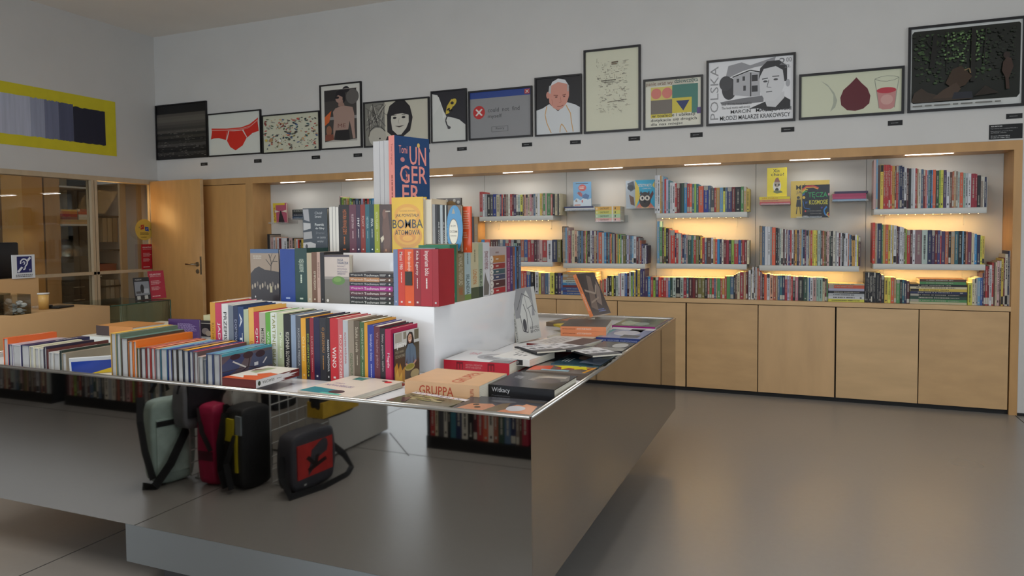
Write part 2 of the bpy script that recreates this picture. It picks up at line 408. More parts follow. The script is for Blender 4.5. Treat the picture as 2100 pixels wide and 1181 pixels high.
# floor in cast bays, joints kept open
fl = struct(obj('floor', MB().box(XL-2.2,XR+.2,YR-.2,YW+.4,-.06,-.006), GAPM), 'dark joint line showing between the concrete floor bays')
xs = [XL-2.2,-2.89,1.44,XR+.2]; ys = [YR-.2,.08,YW+.4]
for i in range(3):
    for j in range(2):
        g = .004
        obj('slab', MB().box(xs[i]+g,xs[i+1]-g,ys[j]+g,ys[j+1]-g,-.03,0), FLOORM, fl)
struct(obj('trim_3', MB().ribbon([(-2.60,-.28,.0006),(-2.22,.11,.0006)], .006, .0008, up=(0,0,1)), GAPM), 'thin dark groove running diagonally over the concrete floor')
struct(obj('ceiling', MB().box(XL-.2,XR+.2,YR-.2,YW+.5,ZC,ZC+.1), CEILM))
# shelf wall: pieces around the recess
mb = MB(); mb.box(XL-2.2,XR+.1,YW,YB+.15,1.993,ZC); mb.box(1.449,XR+.1,YW,YB+.15,0,1.993)
mb.box(XL-2.2,NX1+.06,YB+.02,YB+.15,0,1.993)
struct(obj('wall_back', mb, WALLM))
mb = MB(); mb.box(XL-.12,XL,YR,YW,2.004,ZC); mb.box(XL-.12,XL,YR,2.2,0,2.004)
struct(obj('wall_left', mb, WALLM))
# rear wall with a wide window, right wall with a window (both behind or beside the photographer)
def win_wall(name, horiz, a0, a1, w0, w1, z0, z1, pos, n, idx):
    mb = MB()
    def bx(p,q,r,s):
        if horiz: mb.box(p,q,pos-.12,pos,r,s)
        else: mb.box(pos,pos+.12,p,q,r,s)
    bx(a0,w0,0,ZC); bx(w1,a1,0,ZC); bx(w0,w1,0,z0); bx(w0,w1,z1,ZC)
    struct(obj(name, mb, WALLM))
    fr = MB(); st = (w1-w0)/n
    def fx(p,q,r,s):
        if horiz: fr.box(p,q,pos-.09,pos-.04,r,s)
        else: fr.box(pos+.04,pos+.09,p,q,r,s)
    for k in range(n+1): fx(w0+k*st-.025, w0+k*st+.025, z0, z1)
    fx(w0,w1,z0,z0+.05); fx(w0,w1,z1-.05,z1)
    w = struct(obj('window_%d'%idx, fr, mat('window_frame_grey',hx('55585c'),.5)))
    for k in range(n):
        g = MB()
        if horiz: g.box(w0+k*st+.02,w0+(k+1)*st-.02,pos-.068,pos-.062,z0+.04,z1-.04)
        else: g.box(pos+.062,pos+.068,w0+k*st+.02,w0+(k+1)*st-.02,z0+.04,z1-.04)
        obj('pane', g, GLASS, w)
win_wall('wall_rear', True, XL-2.2, XR+.1, -6.6, 3.2, .1, 2.9, YR, 7, 1)
win_wall('wall_right', False, YR, YW+.1, -1.3, 3.7, .6, 2.9, XR, 4, 2)
# black floor trim under the cabinets
struct(obj('baseboard_back', MB().box(-5.66,1.45,YW+.02,YW+.05,0,.036), BLACK))
struct(obj('baseboard_right', MB().box(1.45,XR,YW-.012,YW,0,.02), BLACK))
# ---------------------------------------------------------------- recess lining
lin_ = empty('trim_1'); struct(lin_)
def part(n, x0,x1,y0,y1,z0,z1, m, p): return obj(n, MB().box(x0,x1,y0,y1,z0,z1), m, p)
part('header_board', XL+.0,1.449,YW-.004,YB,NZ1,1.992, WOOD2, lin_)
part('side_board', NX0-.1,NX0,YW-.004,YB,0,NZ1, WOOD2, lin_)
part('side_board', NX1,1.449,YW-.004,YB,0,NZ1, WOOD2, lin_)
px = [-5.56,-4.60,-3.75,-2.91,-2.063,-1.22,-.376,.467,1.398]
for a,b in zip(px,px[1:]): obj('back_panel', MB().box(a+.0015,b-.0015,YB-.01,YB,NZ0,NZ1), NICHEM, lin_)
part('worktop', NX0,NX1,YW-.006,YB,NZ0-.035,NZ0, WOOD, lin_)
# cabinets below: one thing with its doors
cab = empty('base_cabinet', (-2,YW,0)); tag(cab, 'long low maple plywood cabinet with plain doors under the shelves', 'cabinet')
obj('carcass', MB().box(NX0+2+.01,NX1+2-.01,.03,.27,.04,NZ0-.04), GAPM, cab)
dj = [-5.55,-4.97,-4.39,-3.81,-3.23,-2.66,-2.078,-1.51,-.915,-.336,.243,.817,1.392]
WDS = [mat('maple_door_%s'%t, hx(c), .38, noise=.08, nscale=s, stretch=st, bump=.02, bscale=90) for t,c,s,st in (('a','caa87c',2.0,(1.2,1,5)),('b','c39f72',2.6,(1.4,1,4)),('c','c8a478',1.7,(5,1,1.2)))]
for i,(a,b) in enumerate(zip(dj,dj[1:])):
    d = obj('door', MB().box(a+2+(.006 if i in (8,10) else .0035),b+2-(.006 if i in (7,9) else .0035),-.001,.02,.036,NZ0-.041), WDS[(i*7+2)%3], cab)
# recessed LED bars in the header
LEDM = mat('led_diffuser', (1,1,1,1), .5, emit=(1,.93,.82,1), es=9)
leds = [(568,618,373),(702,757,367),(879,925,360),(1028,1091,353),(1206,1276,345),(1402,1478,336.5),(1619,1702.6,326),(1860,1956,315)]
for i,(a,b,y) in enumerate(leds):
    X0,Y0 = onZ(a,y+1,NZ1-.002); X1,Y1 = onZ(b,y-1,NZ1-.002); Ym = 6.17
    e = obj('ceiling_light', MB().box(X0,X1,Ym-.009,Ym+.009,NZ1-.003,NZ1-.0005), LEDM)
    tag(e, ONES[i+1]+' recessed light bar from the left in the wooden header above the shelves', 'light', 'recessed light bars above the shelves')
    l = area('led_bar_lamp', ((X0+X1)/2,Ym+.03,NZ1-.012), (-.25,0,0), X1-X0, .02, .6, (1,.98,.95))
# ---------------------------------------------------------------- wall shelves
SY = 6.155
SHELVES = [ # name of the bay, x0, x1, top z, rows with string lights
 ('far left bay', -4.54,-3.80,1.517,1),('far left bay', -4.54,-3.80,1.087,1),('leftmost bay',-5.38,-4.64,1.08,0),
 ('bay behind the white pedestal',-3.70,-2.96,1.08,0),
 ('left bay',-2.86,-2.118,1.517,1),('left bay',-2.86,-2.126,1.09,1),('narrow bay beside the hanging books',-2.022,-1.275,1.08,1),
 ('centre bay',-1.175,-.43,1.517,1),('centre bay',-1.175,-.431,1.084,1),('second bay from the right',-.332,.406,1.076,1),
 ('right bay',.506,1.246,1.518,1),('right bay',.506,1.245,1.096,1)]
BULB = mat('warm_led_dot', (1,.7,.3,1), .5, emit=(1,.66,.28,1), es=8)
for i,(nm,a,b,z,lit) in enumerate(SHELVES):
    s = obj('wall_shelf', MB().box(a,b,SY,YB-.011,z-.044,z), SHELFM); bevel(s,.0015,1)
    up = 'upper' if z > 1.3 else 'lower'
    tag(s, f'{up} pale grey wall shelf full of books in the {nm}', 'shelf', 'pale grey wall shelves')
    for bx in (a+.1,b-.1):
        m = MB(); m.box(bx-.006,bx+.006,YB-.016,YB-.011,z-.13,z-.044); m.box(bx-.006,bx+.006,YB-.16,YB-.011,z-.05,z-.044); m.cyl((bx,YB-.03,z-.12),(bx,YB-.0115,z-.12),.004,n=8)
        obj('bracket', m, SHELFM, s)
    if lit and z > 1.3:
        m = MB(); n = 12
        for k in range(n):
            x = a+.05+(b-a-.1)*k/(n-1); m.box(x-.0025,x+.0025,SY+.012,SY+.017,z-.0465,z-.0441)
        o = obj('led_dots', m, BULB, s); o['kind'] = 'stuff'
    if lit:
        area('shelf_string_lamp', ((a+b)/2, SY+.085, z-.052), (.1,0,0), b-a-.08, .02, 1.9 if z>1.3 else 2.2, (1,.57,.15))
# ---------------------------------------------------------------- doors in the corner
dr = empty('door_2', (-5.66,YW,0)); struct(dr, 'closed wooden door in the wall behind the open door leaf')
obj('door_leaf', MB().box(-.60-.28,-.004,.002,.03,.008,1.918), DOORM, dr)
obj('frame', MB().box(-.88,0,.03,.28,0,1.925), WOODD, dr)
d1 = empty('door_1', (-6.93,6.02,0), -.045); struct(d1, 'open maple veneer door standing in the corner beside the glass partition')
W = .79
lf = obj('door_leaf', MB().box(0,W,-.042,0,.01,1.985), DOORM, d1); bevel(lf,.0012,1)
obj('edge_strip', MB().box(W,W+.004,-.04,-.002,.01,1.985), WOOD, d1)
obj('lock_plate', MB().box(W-.03,W-.004,-.0435,-.042,.93,1.13), CHROME, d1)
h = obj('handle', MB().cyl((W-.065,-.042,1.045),(W-.065,-.052,1.045),.026,n=20).cyl((W-.065,-.05,1.045),(W-.065,-.085,1.045),.009,n=12).cyl((W-.065,-.08,1.045),(W-.21,-.08,1.045),.009,n=12), CHROME, d1)
obj('keyhole_rose', MB().cyl((W-.065,-.042,.965),(W-.065,-.05,.965),.024,n=20), CHROME, d1)
# ---------------------------------------------------------------- glass partition in the left wall
gp = empty('window_3', (XL,5,0)); struct(gp, 'glazed wooden partition between the shop and the back office')
def gpart(n, y0,y1,z0,z1,x0=-.06,x1=.02,m=BIRCH): return obj(n, MB().box(x0,x1,y0-5,y1-5,z0,z1), m, gp)
gpart('top_rail',2.2,6.117,1.955,2.004,-.1); gpart('mid_rail',2.2,6.1,.955,.985); gpart('bottom_rail',2.2,6.117,0,.06,-.1)
for a,b in ((5.262,5.292),(5.30,5.33),(6.02,6.05),(6.06,6.117),(2.2,2.26)): gpart('post',a,b,.06,1.955)
for a,b in ((2.26,5.262),(5.33,6.02)):
    for z0,z1 in ((.985,1.955),(.06,.955)): gpart('pane',a,b,z0,z1,-.025,-.019,GLASS)
# the office behind it
struct(obj('wall_office', MB().box(-9.0,-8.9,2.2,6.5,0,ZC), WOOD2), 'wood lined wall of the office seen through the glass')
struct(obj('wall_office_side', MB().box(-9.0,XL-.1,2.1,2.2,0,ZC), WALLM))
OX = -7.9
def O(px,py): return onX(px,py,OX)
def obox(px0,py0,px1,py1,d=.4,z0=None):
    y0,zt = O(px0,py0); y1,zb = O(px1,py1)
    return (OX-d,OX,y0,y1, zb if z0 is None else z0, zt)
def oobj(name,b,m,label,cat,parts=()):
    o = obj(name, MB().box(*b), m); tag(o,label,cat)
    return o
struct(obj('wall_office_panel', MB().box(-8.6,-8.55,2.3,O(45,400)[0],0,2.4), NICHEM), 'white panel behind the counter')
struct(obj('column_1', MB().box(OX-.35,OX,O(45,400)[0],O(87,400)[0],0,2.6), mat('warm_plywood',hx('c8924c'),.5,noise=.05,nscale=3)), 'wooden column lit warm behind the glass')
struct(obj('column_2', MB().box(OX-.5,OX,O(91,400)[0],O(122,400)[0],0,2.6), WOOD2), 'brown wooden partition end behind the glass')
struct(obj('wall_office_niche', MB().box(OX-.55,OX-.5,O(118,400)[0],O(200,400)[0],0,2.6), mat('office_wall',hx('a08860'),.7)))
osx = tag(empty('wall_shelf', (OX,0,0)), 'office shelf holding stacks of paperbacks behind the glass', 'shelf')
y0,z = O(123,459); y1,_ = O(190,459)
obj('shelf_board', MB().box(-.5,0,y0,y1,z-.02,z), SHELFM, osx); obj('shelf_board', MB().box(-.5,0,y0,y1,z+.42,z+.44), SHELFM, osx)
zz = z
stk = [('c8a070',.028,0,0),('b49868',.024,0,.02),('8c5a4c',.03,0,.24),('d0c4b0',.03,.16,.06),('a03020',.034,0,.24),('d8d0c0',.03,.17,.05),('c87838',.03,.02,.25),('b85030',.034,.14,.0),('d8b060',.02,.04,.26),('903428',.03,.22,0)]
base = {0:0.,1:0.}
lay = [(0,.5),(0,.5),(0,.27),(.29,.5),(0,.27),(.29,.5),(0,.27),(.28,.5),(.02,.27),(.31,.5)]
hts = {'l':z,'r':z}
for i,((c,t,_,_),(a,b)) in enumerate(zip(stk,lay)):
    s = 'l' if a < .2 else 'r'; zb = max(hts['l'],hts['r']) if (a<.2 and b>.4) else hts[s]
    L = b-a; 
    bk = book('paperback', Tr(OX-.02,y0+.01+a*(y1-y0)/.5+L*(y1-y0)/1.0,zb) @ Rz(PI/2), L*(y1-y0)/.5, .2, t, c, ('lower' if i<2 else ('left-hand' if s=='l' else 'right-hand'))+f' paperback of the office shelf stacks, {ordn(i+1)} laid', 'paperbacks stacked in the office', hard=False)
    bk['label'] = f'{ordn(i+1)} paperback up in the office shelf stacks behind the glass'; 
    if a<.2 and b>.4: hts['l']=hts['r']=zb+t+.0005
    else: hts[s] = zb+t+.0005
# plotter-like grey machine with a rounded lid
b = obox(124,498,190,572,.42); ym=(b[2]+b[3])/2
mc = tag(obj('printer', MB().box(b[0],b[1],b[2],b[3],b[4],b[5]-.16), mat('grey_machine',hx('6a675e'),.35,.6)), 'grey metallic large format printer behind the glass', 'printer')
obj('rounded_lid', MB().cyl((b[0]+.2,b[2],b[5]-.16),(b[0]+.2,b[3],b[5]-.16),.2,n=28), mat('machine_lid',hx('98948a'),.25,.8), mc)
b = obox(126,575,194,640,.5,0.0)
dc = tag(obj('drawer_cabinet', MB().box(*b), BLACK), 'black office drawer cabinet behind the glass', 'cabinet')
for k in range(3):
    zt = b[5]-.03-k*.15; dw = obj('drawer', MB().box(b[1],b[1]+.012,b[2]+.01,b[3]-.01,zt-.14,zt), BLACKP, dc)
    yc=(b[2]+b[3])/2; obj('handle', MB().tube([(b[1]+.012,yc-.07,zt-.06),(b[1]+.035,yc-.05,zt-.06),(b[1]+.035,yc+.05,zt-.06),(b[1]+.012,yc+.07,zt-.06)],.005,8), CHROME, dw)
for k,(px,c) in enumerate(((168,'c8553c'),(190,'d8d4cc'))):
    y,zt = O(px,584); pp = obj('paper_tray', MB().box(OX-.35,OX-.02,y-.12,y+.14,b[5]+.002+k*.012,b[5]+.012+k*.012), mat('tray_%d'%k,hx(c),.6)); tag(pp, ('red' if k==0 else 'white')+' folder lying on the black office drawers', 'folder')
bc = tag(empty('bookcase', (OX-.1,0,0)), 'tall black office bookcase with files behind the glass', 'bookcase')
ya,yb = O(196,400)[0], O(290,400)[0]
obj('carcass', MB().box(-.4,-.38,ya,yb,0,2.2).box(-.4,0,ya,ya+.02,0,2.2).box(-.4,0,yb-.02,yb,0,2.2), BLACK, bc)
for zz in (.3,.75,1.2,1.62,2.18): obj('shelf_board', MB().box(-.4,0,ya,yb,zz-.02,zz), BLACK, bc)
def files(px0,px1,pt,pb,cols,grp,what):
    for k,c in enumerate(cols):
        p0 = px0+(px1-px0)*k/len(cols); p1 = px0+(px1-px0)*(k+1)/len(cols)
        a,zt = onX(p0,pt,OX-.1); b2,zb = onX(p1-.6,pb,OX-.1)
        f = obj('file_box', MB().box(OX-.4,OX-.11,a,b2,zb,zt).box(OX-.1095,OX-.109,a+.004,b2-.004,zb+.04,zb+.1), mat('file_'+c,hx(c),.6)); tag(f, f'{ordn(k+1)} {what} from the left', 'file', grp)
files(211,243,447,496,['b49870','c0a478','ac9068'],'cream files in the office','cream cardboard file on the middle office shelf')
files(218,247,574,613,['a8a090','c8c2b4','b0a494'],'pale files in the office','pale file on the lower office shelf')
for (p0,t0,p1,t1,c,lb) in ((262,477,306,496,'c86a60','salmon pink box on the office shelf'),(201,542,240,556,'a84828','rust brown box low in the black office bookcase'),(262,579,284,613,'a04c24','rust orange box beside the pale files')):
    a,zt = onX(p0,t0,OX-.1); b2,zb = onX(p1,t1,OX-.1); bx = obj('storage_box', MB().box(OX-.38,OX-.11,a,b2,zb,zt-.02).box(OX-.385,OX-.105,a-.003,b2+.003,zt-.02,zt), mat('box_'+c,hx(c),.6)); tag(bx,lb,'box')
for k,(p0,p1) in enumerate(((247,259),(284,296),(300,309))):
    struct(obj('column_%d'%(k+3), MB().box(OX+.27,OX+.30,onX(p0,450,OX+.3)[0],onX(p1,450,OX+.3)[0],0,2.4), BIRCH), 'slim wooden upright behind the glass')
# ---------------------------------------------------------------- mural on the left wall
def wallL(name, pts, c, dx, label=None): pass
mu = tag(obj('wall_mural', MB().box(XL,XL+.004,3.2,5.59,2.235,2.826), mat('mural_yellow',hx('c0b422',1.15),.6,noise=.04,nscale=12)), 'long mural with a yellow border and grey to black bands on the left wall', 'mural')
cols = [('a7abbc',3.2,4.66),('8f94a8',4.66,4.80),('6b7088',4.80,4.945),('4c5068',4.945,5.10),('1f2030',5.10,5.46)]
rnd = random.Random(3)
z0m,z1m = onX(110,300,XL)[1],onX(60,195,XL)[1]
for i,(c,a,b) in enumerate(cols):
    zb, zt = 2.33+.004*rnd.random(), 2.725
    m = MB(); n = 14; top=[(XL+.005+.0004*i, a+(b-a)*k/n, zt-.012*rnd.random()-(.02 if i==4 else 0)) for k in range(n+1)]; bot=[(XL+.005+.0004*i, a+(b-a)*k/n, zb+.01*rnd.random()) for k in range(n,-1,-1)]
    m.face(bot+top, 0); obj('paint_band', m, mat('mural_band_%d'%i,hx(c,1.1),.55,noise=.1,nscale=5,stretch=(1,6,.4)), mu)
# ================================================================ framed prints on the shelf wall
WY = YW-.0005
def frame(px0,px1,pyt,pyb,ref_t,label,shapes,bg='c9ccc4',depth=.022,fw=.018,mount=None,gloss=False):
    """outer corners in the photograph (pyt at ref_t='l' or 'r' side), hung on the shelf wall"""
    y = WY-depth
    X0,_ = onY(px0,pyb,y); X1,_ = onY(px1,pyb,y)
    zt = onY(px0 if ref_t=='l' else px1, pyt, y)[1]; zb = onY(px0,pyb,y)[1]
    W, Hh = X1-X0, zt-zb; cx, cz = (X0+X1)/2,(zt+zb)/2
    o = MB(); 
    o.box(-W/2,W/2,0,depth,Hh/2-fw,Hh/2); o.box(-W/2,W/2,0,depth,-Hh/2,-Hh/2+fw); o.box(-W/2,-W/2+fw,0,depth,-Hh/2+fw,Hh/2-fw); o.box(W/2-fw,W/2,0,depth,-Hh/2+fw,Hh/2-fw)
    f = obj('picture_frame', o, FRAMEM, mw=Tr(cx,y,cz)); tag(f,label,'picture','framed prints hung along the shelf wall')
    iw, ih = W-2*fw, Hh-2*fw
    sh = MB(); sh.box(-iw/2,iw/2,depth*.55,depth*.55+.002,-ih/2,ih/2,0,hx(bg,1.15)); yy = depth*.55
    shapes_to(sh, shapes, lambda u,v,q: (-iw/2+min(1,max(0,u))*iw, yy-LAY*1.5*q, -ih/2+min(1,max(0,v))*ih))
    obj('print_sheet', sh, PRINTGLOSS if gloss else PRINT, f)
    return f
def tile(name,px0,px1,pyt,pyb,label,rows=1,big=False):
    X0,zt = onY(px0,pyt,WY-.003); X1,_ = onY(px1,pyt,WY-.003); zb = onY(px0,pyb,WY-.003)[1]; zt = onY(px1,pyt,WY-.003)[1]
    t = obj(name, MB().box(X0,X1,WY-.003,WY,zb,zt), BLACK); tag(t,label,'label','small black captions under the prints')
    m = MB(); f = lambda u,v,q: (X0+u*(X1-X0), WY-.003-LAY*2*q, zb+v*(zt-zb))
    if big: shapes_to(m, [('t','&&& MOCAK',.05,.84,.4,.92,'d8d8d8',0,True),('t','Reprodukcje prac z kolekcji MOCAK-u',.05,.68,.85,.76,'a8a8a8'),('t','Reproductions of works from',.05,.5,.7,.58,'a8a8a8'),('t','the MOCAK collection',.05,.4,.52,.48,'a8a8a8'),('t','W ramie | Framed: 250 zł',.05,.18,.62,.26,'d8d8d8',0,True),('t','W tubie | In a tube: 120 zł',.05,.06,.62,.14,'d8d8d8',0,True)], f)
    else: shapes_to(m, [('bars',.2,.38,.85,.6,1,'8a8a8a')], f)
    obj('caption_print', m, PRINT, t); return t
rnd = random.Random(11)
# 1 dark seascape
sea = [('r',0,.86,1,1,'0c0b0e')]
for k in range(16):
    v = .84-k*.052; g = ['4a4540','58534c','5c5851','504b46','45413d','3a3734','4e4944','242322','38342f','1a191a','2c2a28','454240','1e1c1d','141315','343130','1a181a'][k]; sea.append(('r',0,max(0,v-.056),1,v,g))
for k in range(160):
    x = rnd.random(); y = .03+.5*rnd.random()**1.3; w=.01+.05*rnd.random(); sea.append(('l',[(x,y),(min(.99,x+w),y+.012*(rnd.random()-.5))],.004+.005*rnd.random(),rnd.choice(['5a5650','6a665f','1a1918','77736c'])))
frame(320.6,424.9,205.7,328.6,'r','black framed near-black print of a dark sea, first picture by the corner',sea,'0c0b0e',fw=.012)
# 2 red briefs
frame(425.7,535.7,223.4,322,'r','black framed print of bright red briefs on white',[
 ('p',[(.04,.40),(.07,.62),(.3,.60),(.36,.58),(.34,.36),(.2,.42),(.1,.42)],'c8281c'),('p',[(.68,.58),(.8,.62),(.95,.78),(.97,.52),(.85,.48),(.75,.38)],'c8281c'),
 ('p',[(.36,.58),(.5,.56),(.67,.57),(.74,.38),(.66,.2),(.52,.09),(.42,.18),(.35,.36)],'cc2a1c'),('p',[(.06,.60),(.35,.58),(.66,.58),(.82,.63),(.96,.77),(.96,.84),(.8,.70),(.64,.64),(.35,.64),(.06,.67)],'d23220'),
 ('l',[(.06,.625),(.35,.60),(.65,.605),(.82,.655),(.96,.79)],.008,'d8d4cc'),('l',[(.4,.58),(.355,.36)],.016,'d8d6d0'),('l',[(.66,.58),(.74,.4)],.016,'d8d6d0')],'c4c6bf',fw=.014)
# 3 many small things
th = []
for k in range(210):
    x = .03+.94*rnd.random(); y = .05+.86*rnd.random(); r=.006+.013*rnd.random(); th.append(('e',x,y,r,r*(1.1+1.2*rnd.random()),rnd.choice(['7a3a34','4a4840','a85048','5c6a54','8a7a4a','34404c','c09a70','3a5a5a','b8443c','8c8c84','2c2c30','4a5c84']),rnd.random()*3))
th += [('e',.06,.33,.022,.035,'c8b458'),('e',.31,.3,.024,.04,'d8d8d0'),('e',.15,.33,.03,.05,'a8845c')]
frame(537.7,655.7,226,315.7,'r','black framed print scattered with dozens of tiny coloured objects',th,'b8b8a4',fw=.013)
# 4 woman in sunglasses
frame(657,742,165.7,307.7,'r','tall framed print of a woman with piled hair and dark trousers',[
 ('r',.08,.1,.9,.93,'3c3836'),('r',.08,.75,.4,.93,'2a2728'),('e',.8,.8,.16,.12,'5c5855'),('r',.1,.45,.9,.5,'8a8684'),('p',[(.08,.5),(.26,.6),(.2,.42),(.08,.36)],'c8602c'),
 ('p',[(.3,.12),(.3,.3),(.32,.44),(.3,.58),(.36,.63),(.5,.66),(.62,.66),(.8,.63),(.84,.52),(.84,.3),(.86,.14),(.8,.13),(.76,.3),(.72,.42),(.68,.28),(.36,.28)],'a08478'),
 ('p',[(.36,.28),(.34,.12),(.72,.12),(.7,.28)],'1c181a'),('p',[(.44,.66),(.44,.74),(.56,.76),(.6,.66)],'947468'),('e',.46,.79,.09,.075,'a08074'),
 ('p',[(.36,.8),(.4,.9),(.52,.93),(.62,.88),(.62,.74),(.56,.7),(.56,.8),(.44,.84)],'18141a'),('e',.64,.92,.09,.05,'1a161c'),('e',.41,.8,.055,.02,'141016'),('t','ME',.42,.32,.62,.38,'6c4038'),
 ('e',.19,.28,.07,.08,'8c5c44'),('p',[(.08,.12),(.1,.22),(.3,.22),(.32,.12)],'7c4434'),('l',[(.08,.93),(.92,.93)],.006,'a8a098'),('p',[(.08,.1),(.3,.13),(.6,.11),(.9,.13),(.9,.1)],'a8a49c')],'c4c2ba',fw=.014)
# 5 woman and monkey-like head
frame(745.7,880.6,197.4,302.9,'r','wide framed drawing of a smiling dark-haired woman beside a small round head',[
 ('r',0,0,.32,1,'7c7a72')]+[('l',[(rnd.random()*.3,.4+.6*rnd.random()),(rnd.random()*.36,.35+.6*rnd.random())],.008,rnd.choice(['2a2628','b8b4a8','4c4844'])) for _ in range(34)]+[
 ('p',[(.36,.3),(.36,.7),(.4,.9),(.5,1),(.64,1),(.72,.86),(.76,.6),(.72,.3),(.6,.16),(.45,.18)],'1a161b'),('p',[(.44,.34),(.42,.56),(.43,.72),(.7,.74),(.7,.5),(.66,.36),(.58,.22),(.52,.22)],'c8c4b8'),
 ('p',[(.42,.66),(.43,.86),(.7,.86),(.7,.66),(.6,.71),(.5,.70)],'1a161b'),('e',.48,.615,.03,.026,'141014'),('e',.62,.615,.03,.026,'141014'),('l',[(.45,.67),(.51,.68)],.012,'2c282a'),('l',[(.59,.68),(.65,.67)],.012,'2c282a'),
 ('l',[(.55,.6),(.535,.49),(.56,.485)],.006,'8c8880'),('p',[(.48,.43),(.55,.385),(.64,.435),(.55,.42)],'3c3430'),('e',.2,.2,.14,.22,'b4b0a4'),('l',[(.06,.22),(.08,.36),(.16,.45),(.26,.43),(.33,.32)],.012,'2a2628'),('e',.24,.16,.014,.02,'1c181a'),('p',[(.3,.0),(.36,.2),(.44,.2),(.6,.14),(.74,.0)],'282430')],'b8b4a4',fw=.014)
# 6 face with a yellow dark butterfly
frame(884,957.1,180.3,293.7,'r','narrow framed print with a small yellow and black butterfly on pale skin',[
 ('p',[(.0,.95),(.2,.9),(.35,.6),(.5,.4),(.8,.25),(1,.15),(1,1),(0,1)],'1e1c24'),('p',[(0,1),(0,.97),(.16,.94),(.24,.8),(.2,.6),(.0,.5)],'cfcfca'),
 ('p',[(.0,.5),(.0,.0),(1,0),(1,.3),(.8,.42),(.55,.48),(.38,.5),(.32,.44),(.3,.62),(.26,.76)],'c9cac5'),
 ('e',.62,.76,.12,.07,'c8b040',.5),('p',[(.44,.7),(.58,.84),(.66,.8),(.6,.66),(.5,.56),(.4,.54)],'c4ac3c'),('l',[(.44,.62),(.52,.66),(.5,.6),(.6,.63),(.55,.57)],.03,'181418'),('e',.6,.76,.05,.03,'1c181c'),('l',[(.46,.53),(.4,.42),(.44,.32),(.52,.26)],.035,'2c2a30'),('e',.5,.27,.05,.03,'3c3a3e')],'c9cac5',fw=.012)
# 7 error window
frame(960.6,1091.4,175.1,288,'r','framed grey print of an error window reading could not find myself',[
 ('r',0,.86,1,1,'1f3c84'),('r',.9,.88,.985,.985,'a83434'),('l',[(.92,.9),(.965,.965)],.012,'c8c4c0'),('l',[(.92,.965),(.965,.9)],.012,'c8c4c0'),
 ('e',.15,.56,.1,.145,'b42424'),('l',[(.1,.49),(.2,.63)],.028,'d4d0cc'),('l',[(.1,.63),(.2,.49)],.028,'d4d0cc'),
 ('t','could  not  find',.3,.55,.82,.64,'3c3c40'),('t','myself',.3,.4,.53,.5,'3c3c40'),('l',[(.36,.12),(.63,.12),(.63,.23),(.36,.23),(.36,.12)],.006,'48484c'),('t','Retry',.43,.15,.57,.21,'3c3c40')],'7e7e80',fw=.016)
# 8 elderly man in white
frame(1096.6,1192.6,150.3,280,'r','framed poster of an elderly man in white robes and skullcap on black',[
 ('p',[(0,0),(0,.44),(.14,.47),(.3,.54),(.5,.4),(.7,.55),(.88,.5),(1,.44),(1,0)],'c9ccce'),
 ('p',[(.3,.56),(.29,.68),(.32,.82),(.38,.9),(.52,.94),(.68,.9),(.75,.8),(.75,.66),(.7,.54),(.6,.45),(.5,.42),(.4,.46)],'c88c7c'),('p',[(.32,.84),(.37,.93),(.5,.98),(.66,.95),(.74,.85),(.68,.88),(.5,.92),(.36,.87)],'d2d2d4'),
 ('e',.27,.7,.04,.06,'c48878'),('p',[(.28,.74),(.3,.86),(.35,.88),(.33,.72)],'b4b4b4'),('p',[(.74,.74),(.75,.84),(.71,.88),(.71,.74)],'a8a4a4'),
 ('l',[(.4,.69),(.5,.68)],.016,'7c4438'),('l',[(.6,.68),(.68,.69)],.016,'7c4438'),('e',.46,.655,.03,.012,'5c3430'),('e',.64,.655,.026,.012,'5c3430'),('l',[(.55,.66),(.57,.56),(.52,.55)],.008,'a06050'),('l',[(.48,.49),(.56,.485),(.62,.5)],.012,'8c4c40'),
 ('l',[(.36,.62),(.38,.52)],.008,'a86858'),('l',[(.24,.5),(.2,.35),(.24,.2),(.34,.02)],.016,'c8923c'),('l',[(.68,.5),(.78,.35),(.8,.2),(.84,.02)],.016,'c8923c'),('l',[(.54,.02),(.55,.12),(.58,.17),(.63,.12),(.7,.02)],.014,'c8923c')],'141216',fw=.014)
# 9 score-like sketch
sk=[]
for k in range(230):
    y=.2+.66*rnd.random(); x=.2+.58*rnd.random(); l=.01+.09*rnd.random()*(rnd.random()); a=rnd.choice([0,0,0,1]); sk.append(('l',[(x,y),(x+(l if not a else 0),y+(0 if not a else l*.7))],.003+.003*rnd.random(),rnd.choice(['7c7468','8c8478','5a5248','9c9488'])))
sk += [('l',[(.3,.62),(.58,.625)],.008,'4a4238'),('l',[(.35,.6),(.55,.6)],.006,'5a5248'),('l',[(.5,.84),(.62,.845)],.014,'5c4a38'),('l',[(.5,.82),(.6,.82)],.012,'6a5a48'),('l',[(.42,.35),(.78,.37)],.006,'5c544a')]
frame(1197,1313.4,90.6,274.3,'r','tallest framed print, faint brown sketched notation on cream paper',sk,'bebda8',fw=.018)
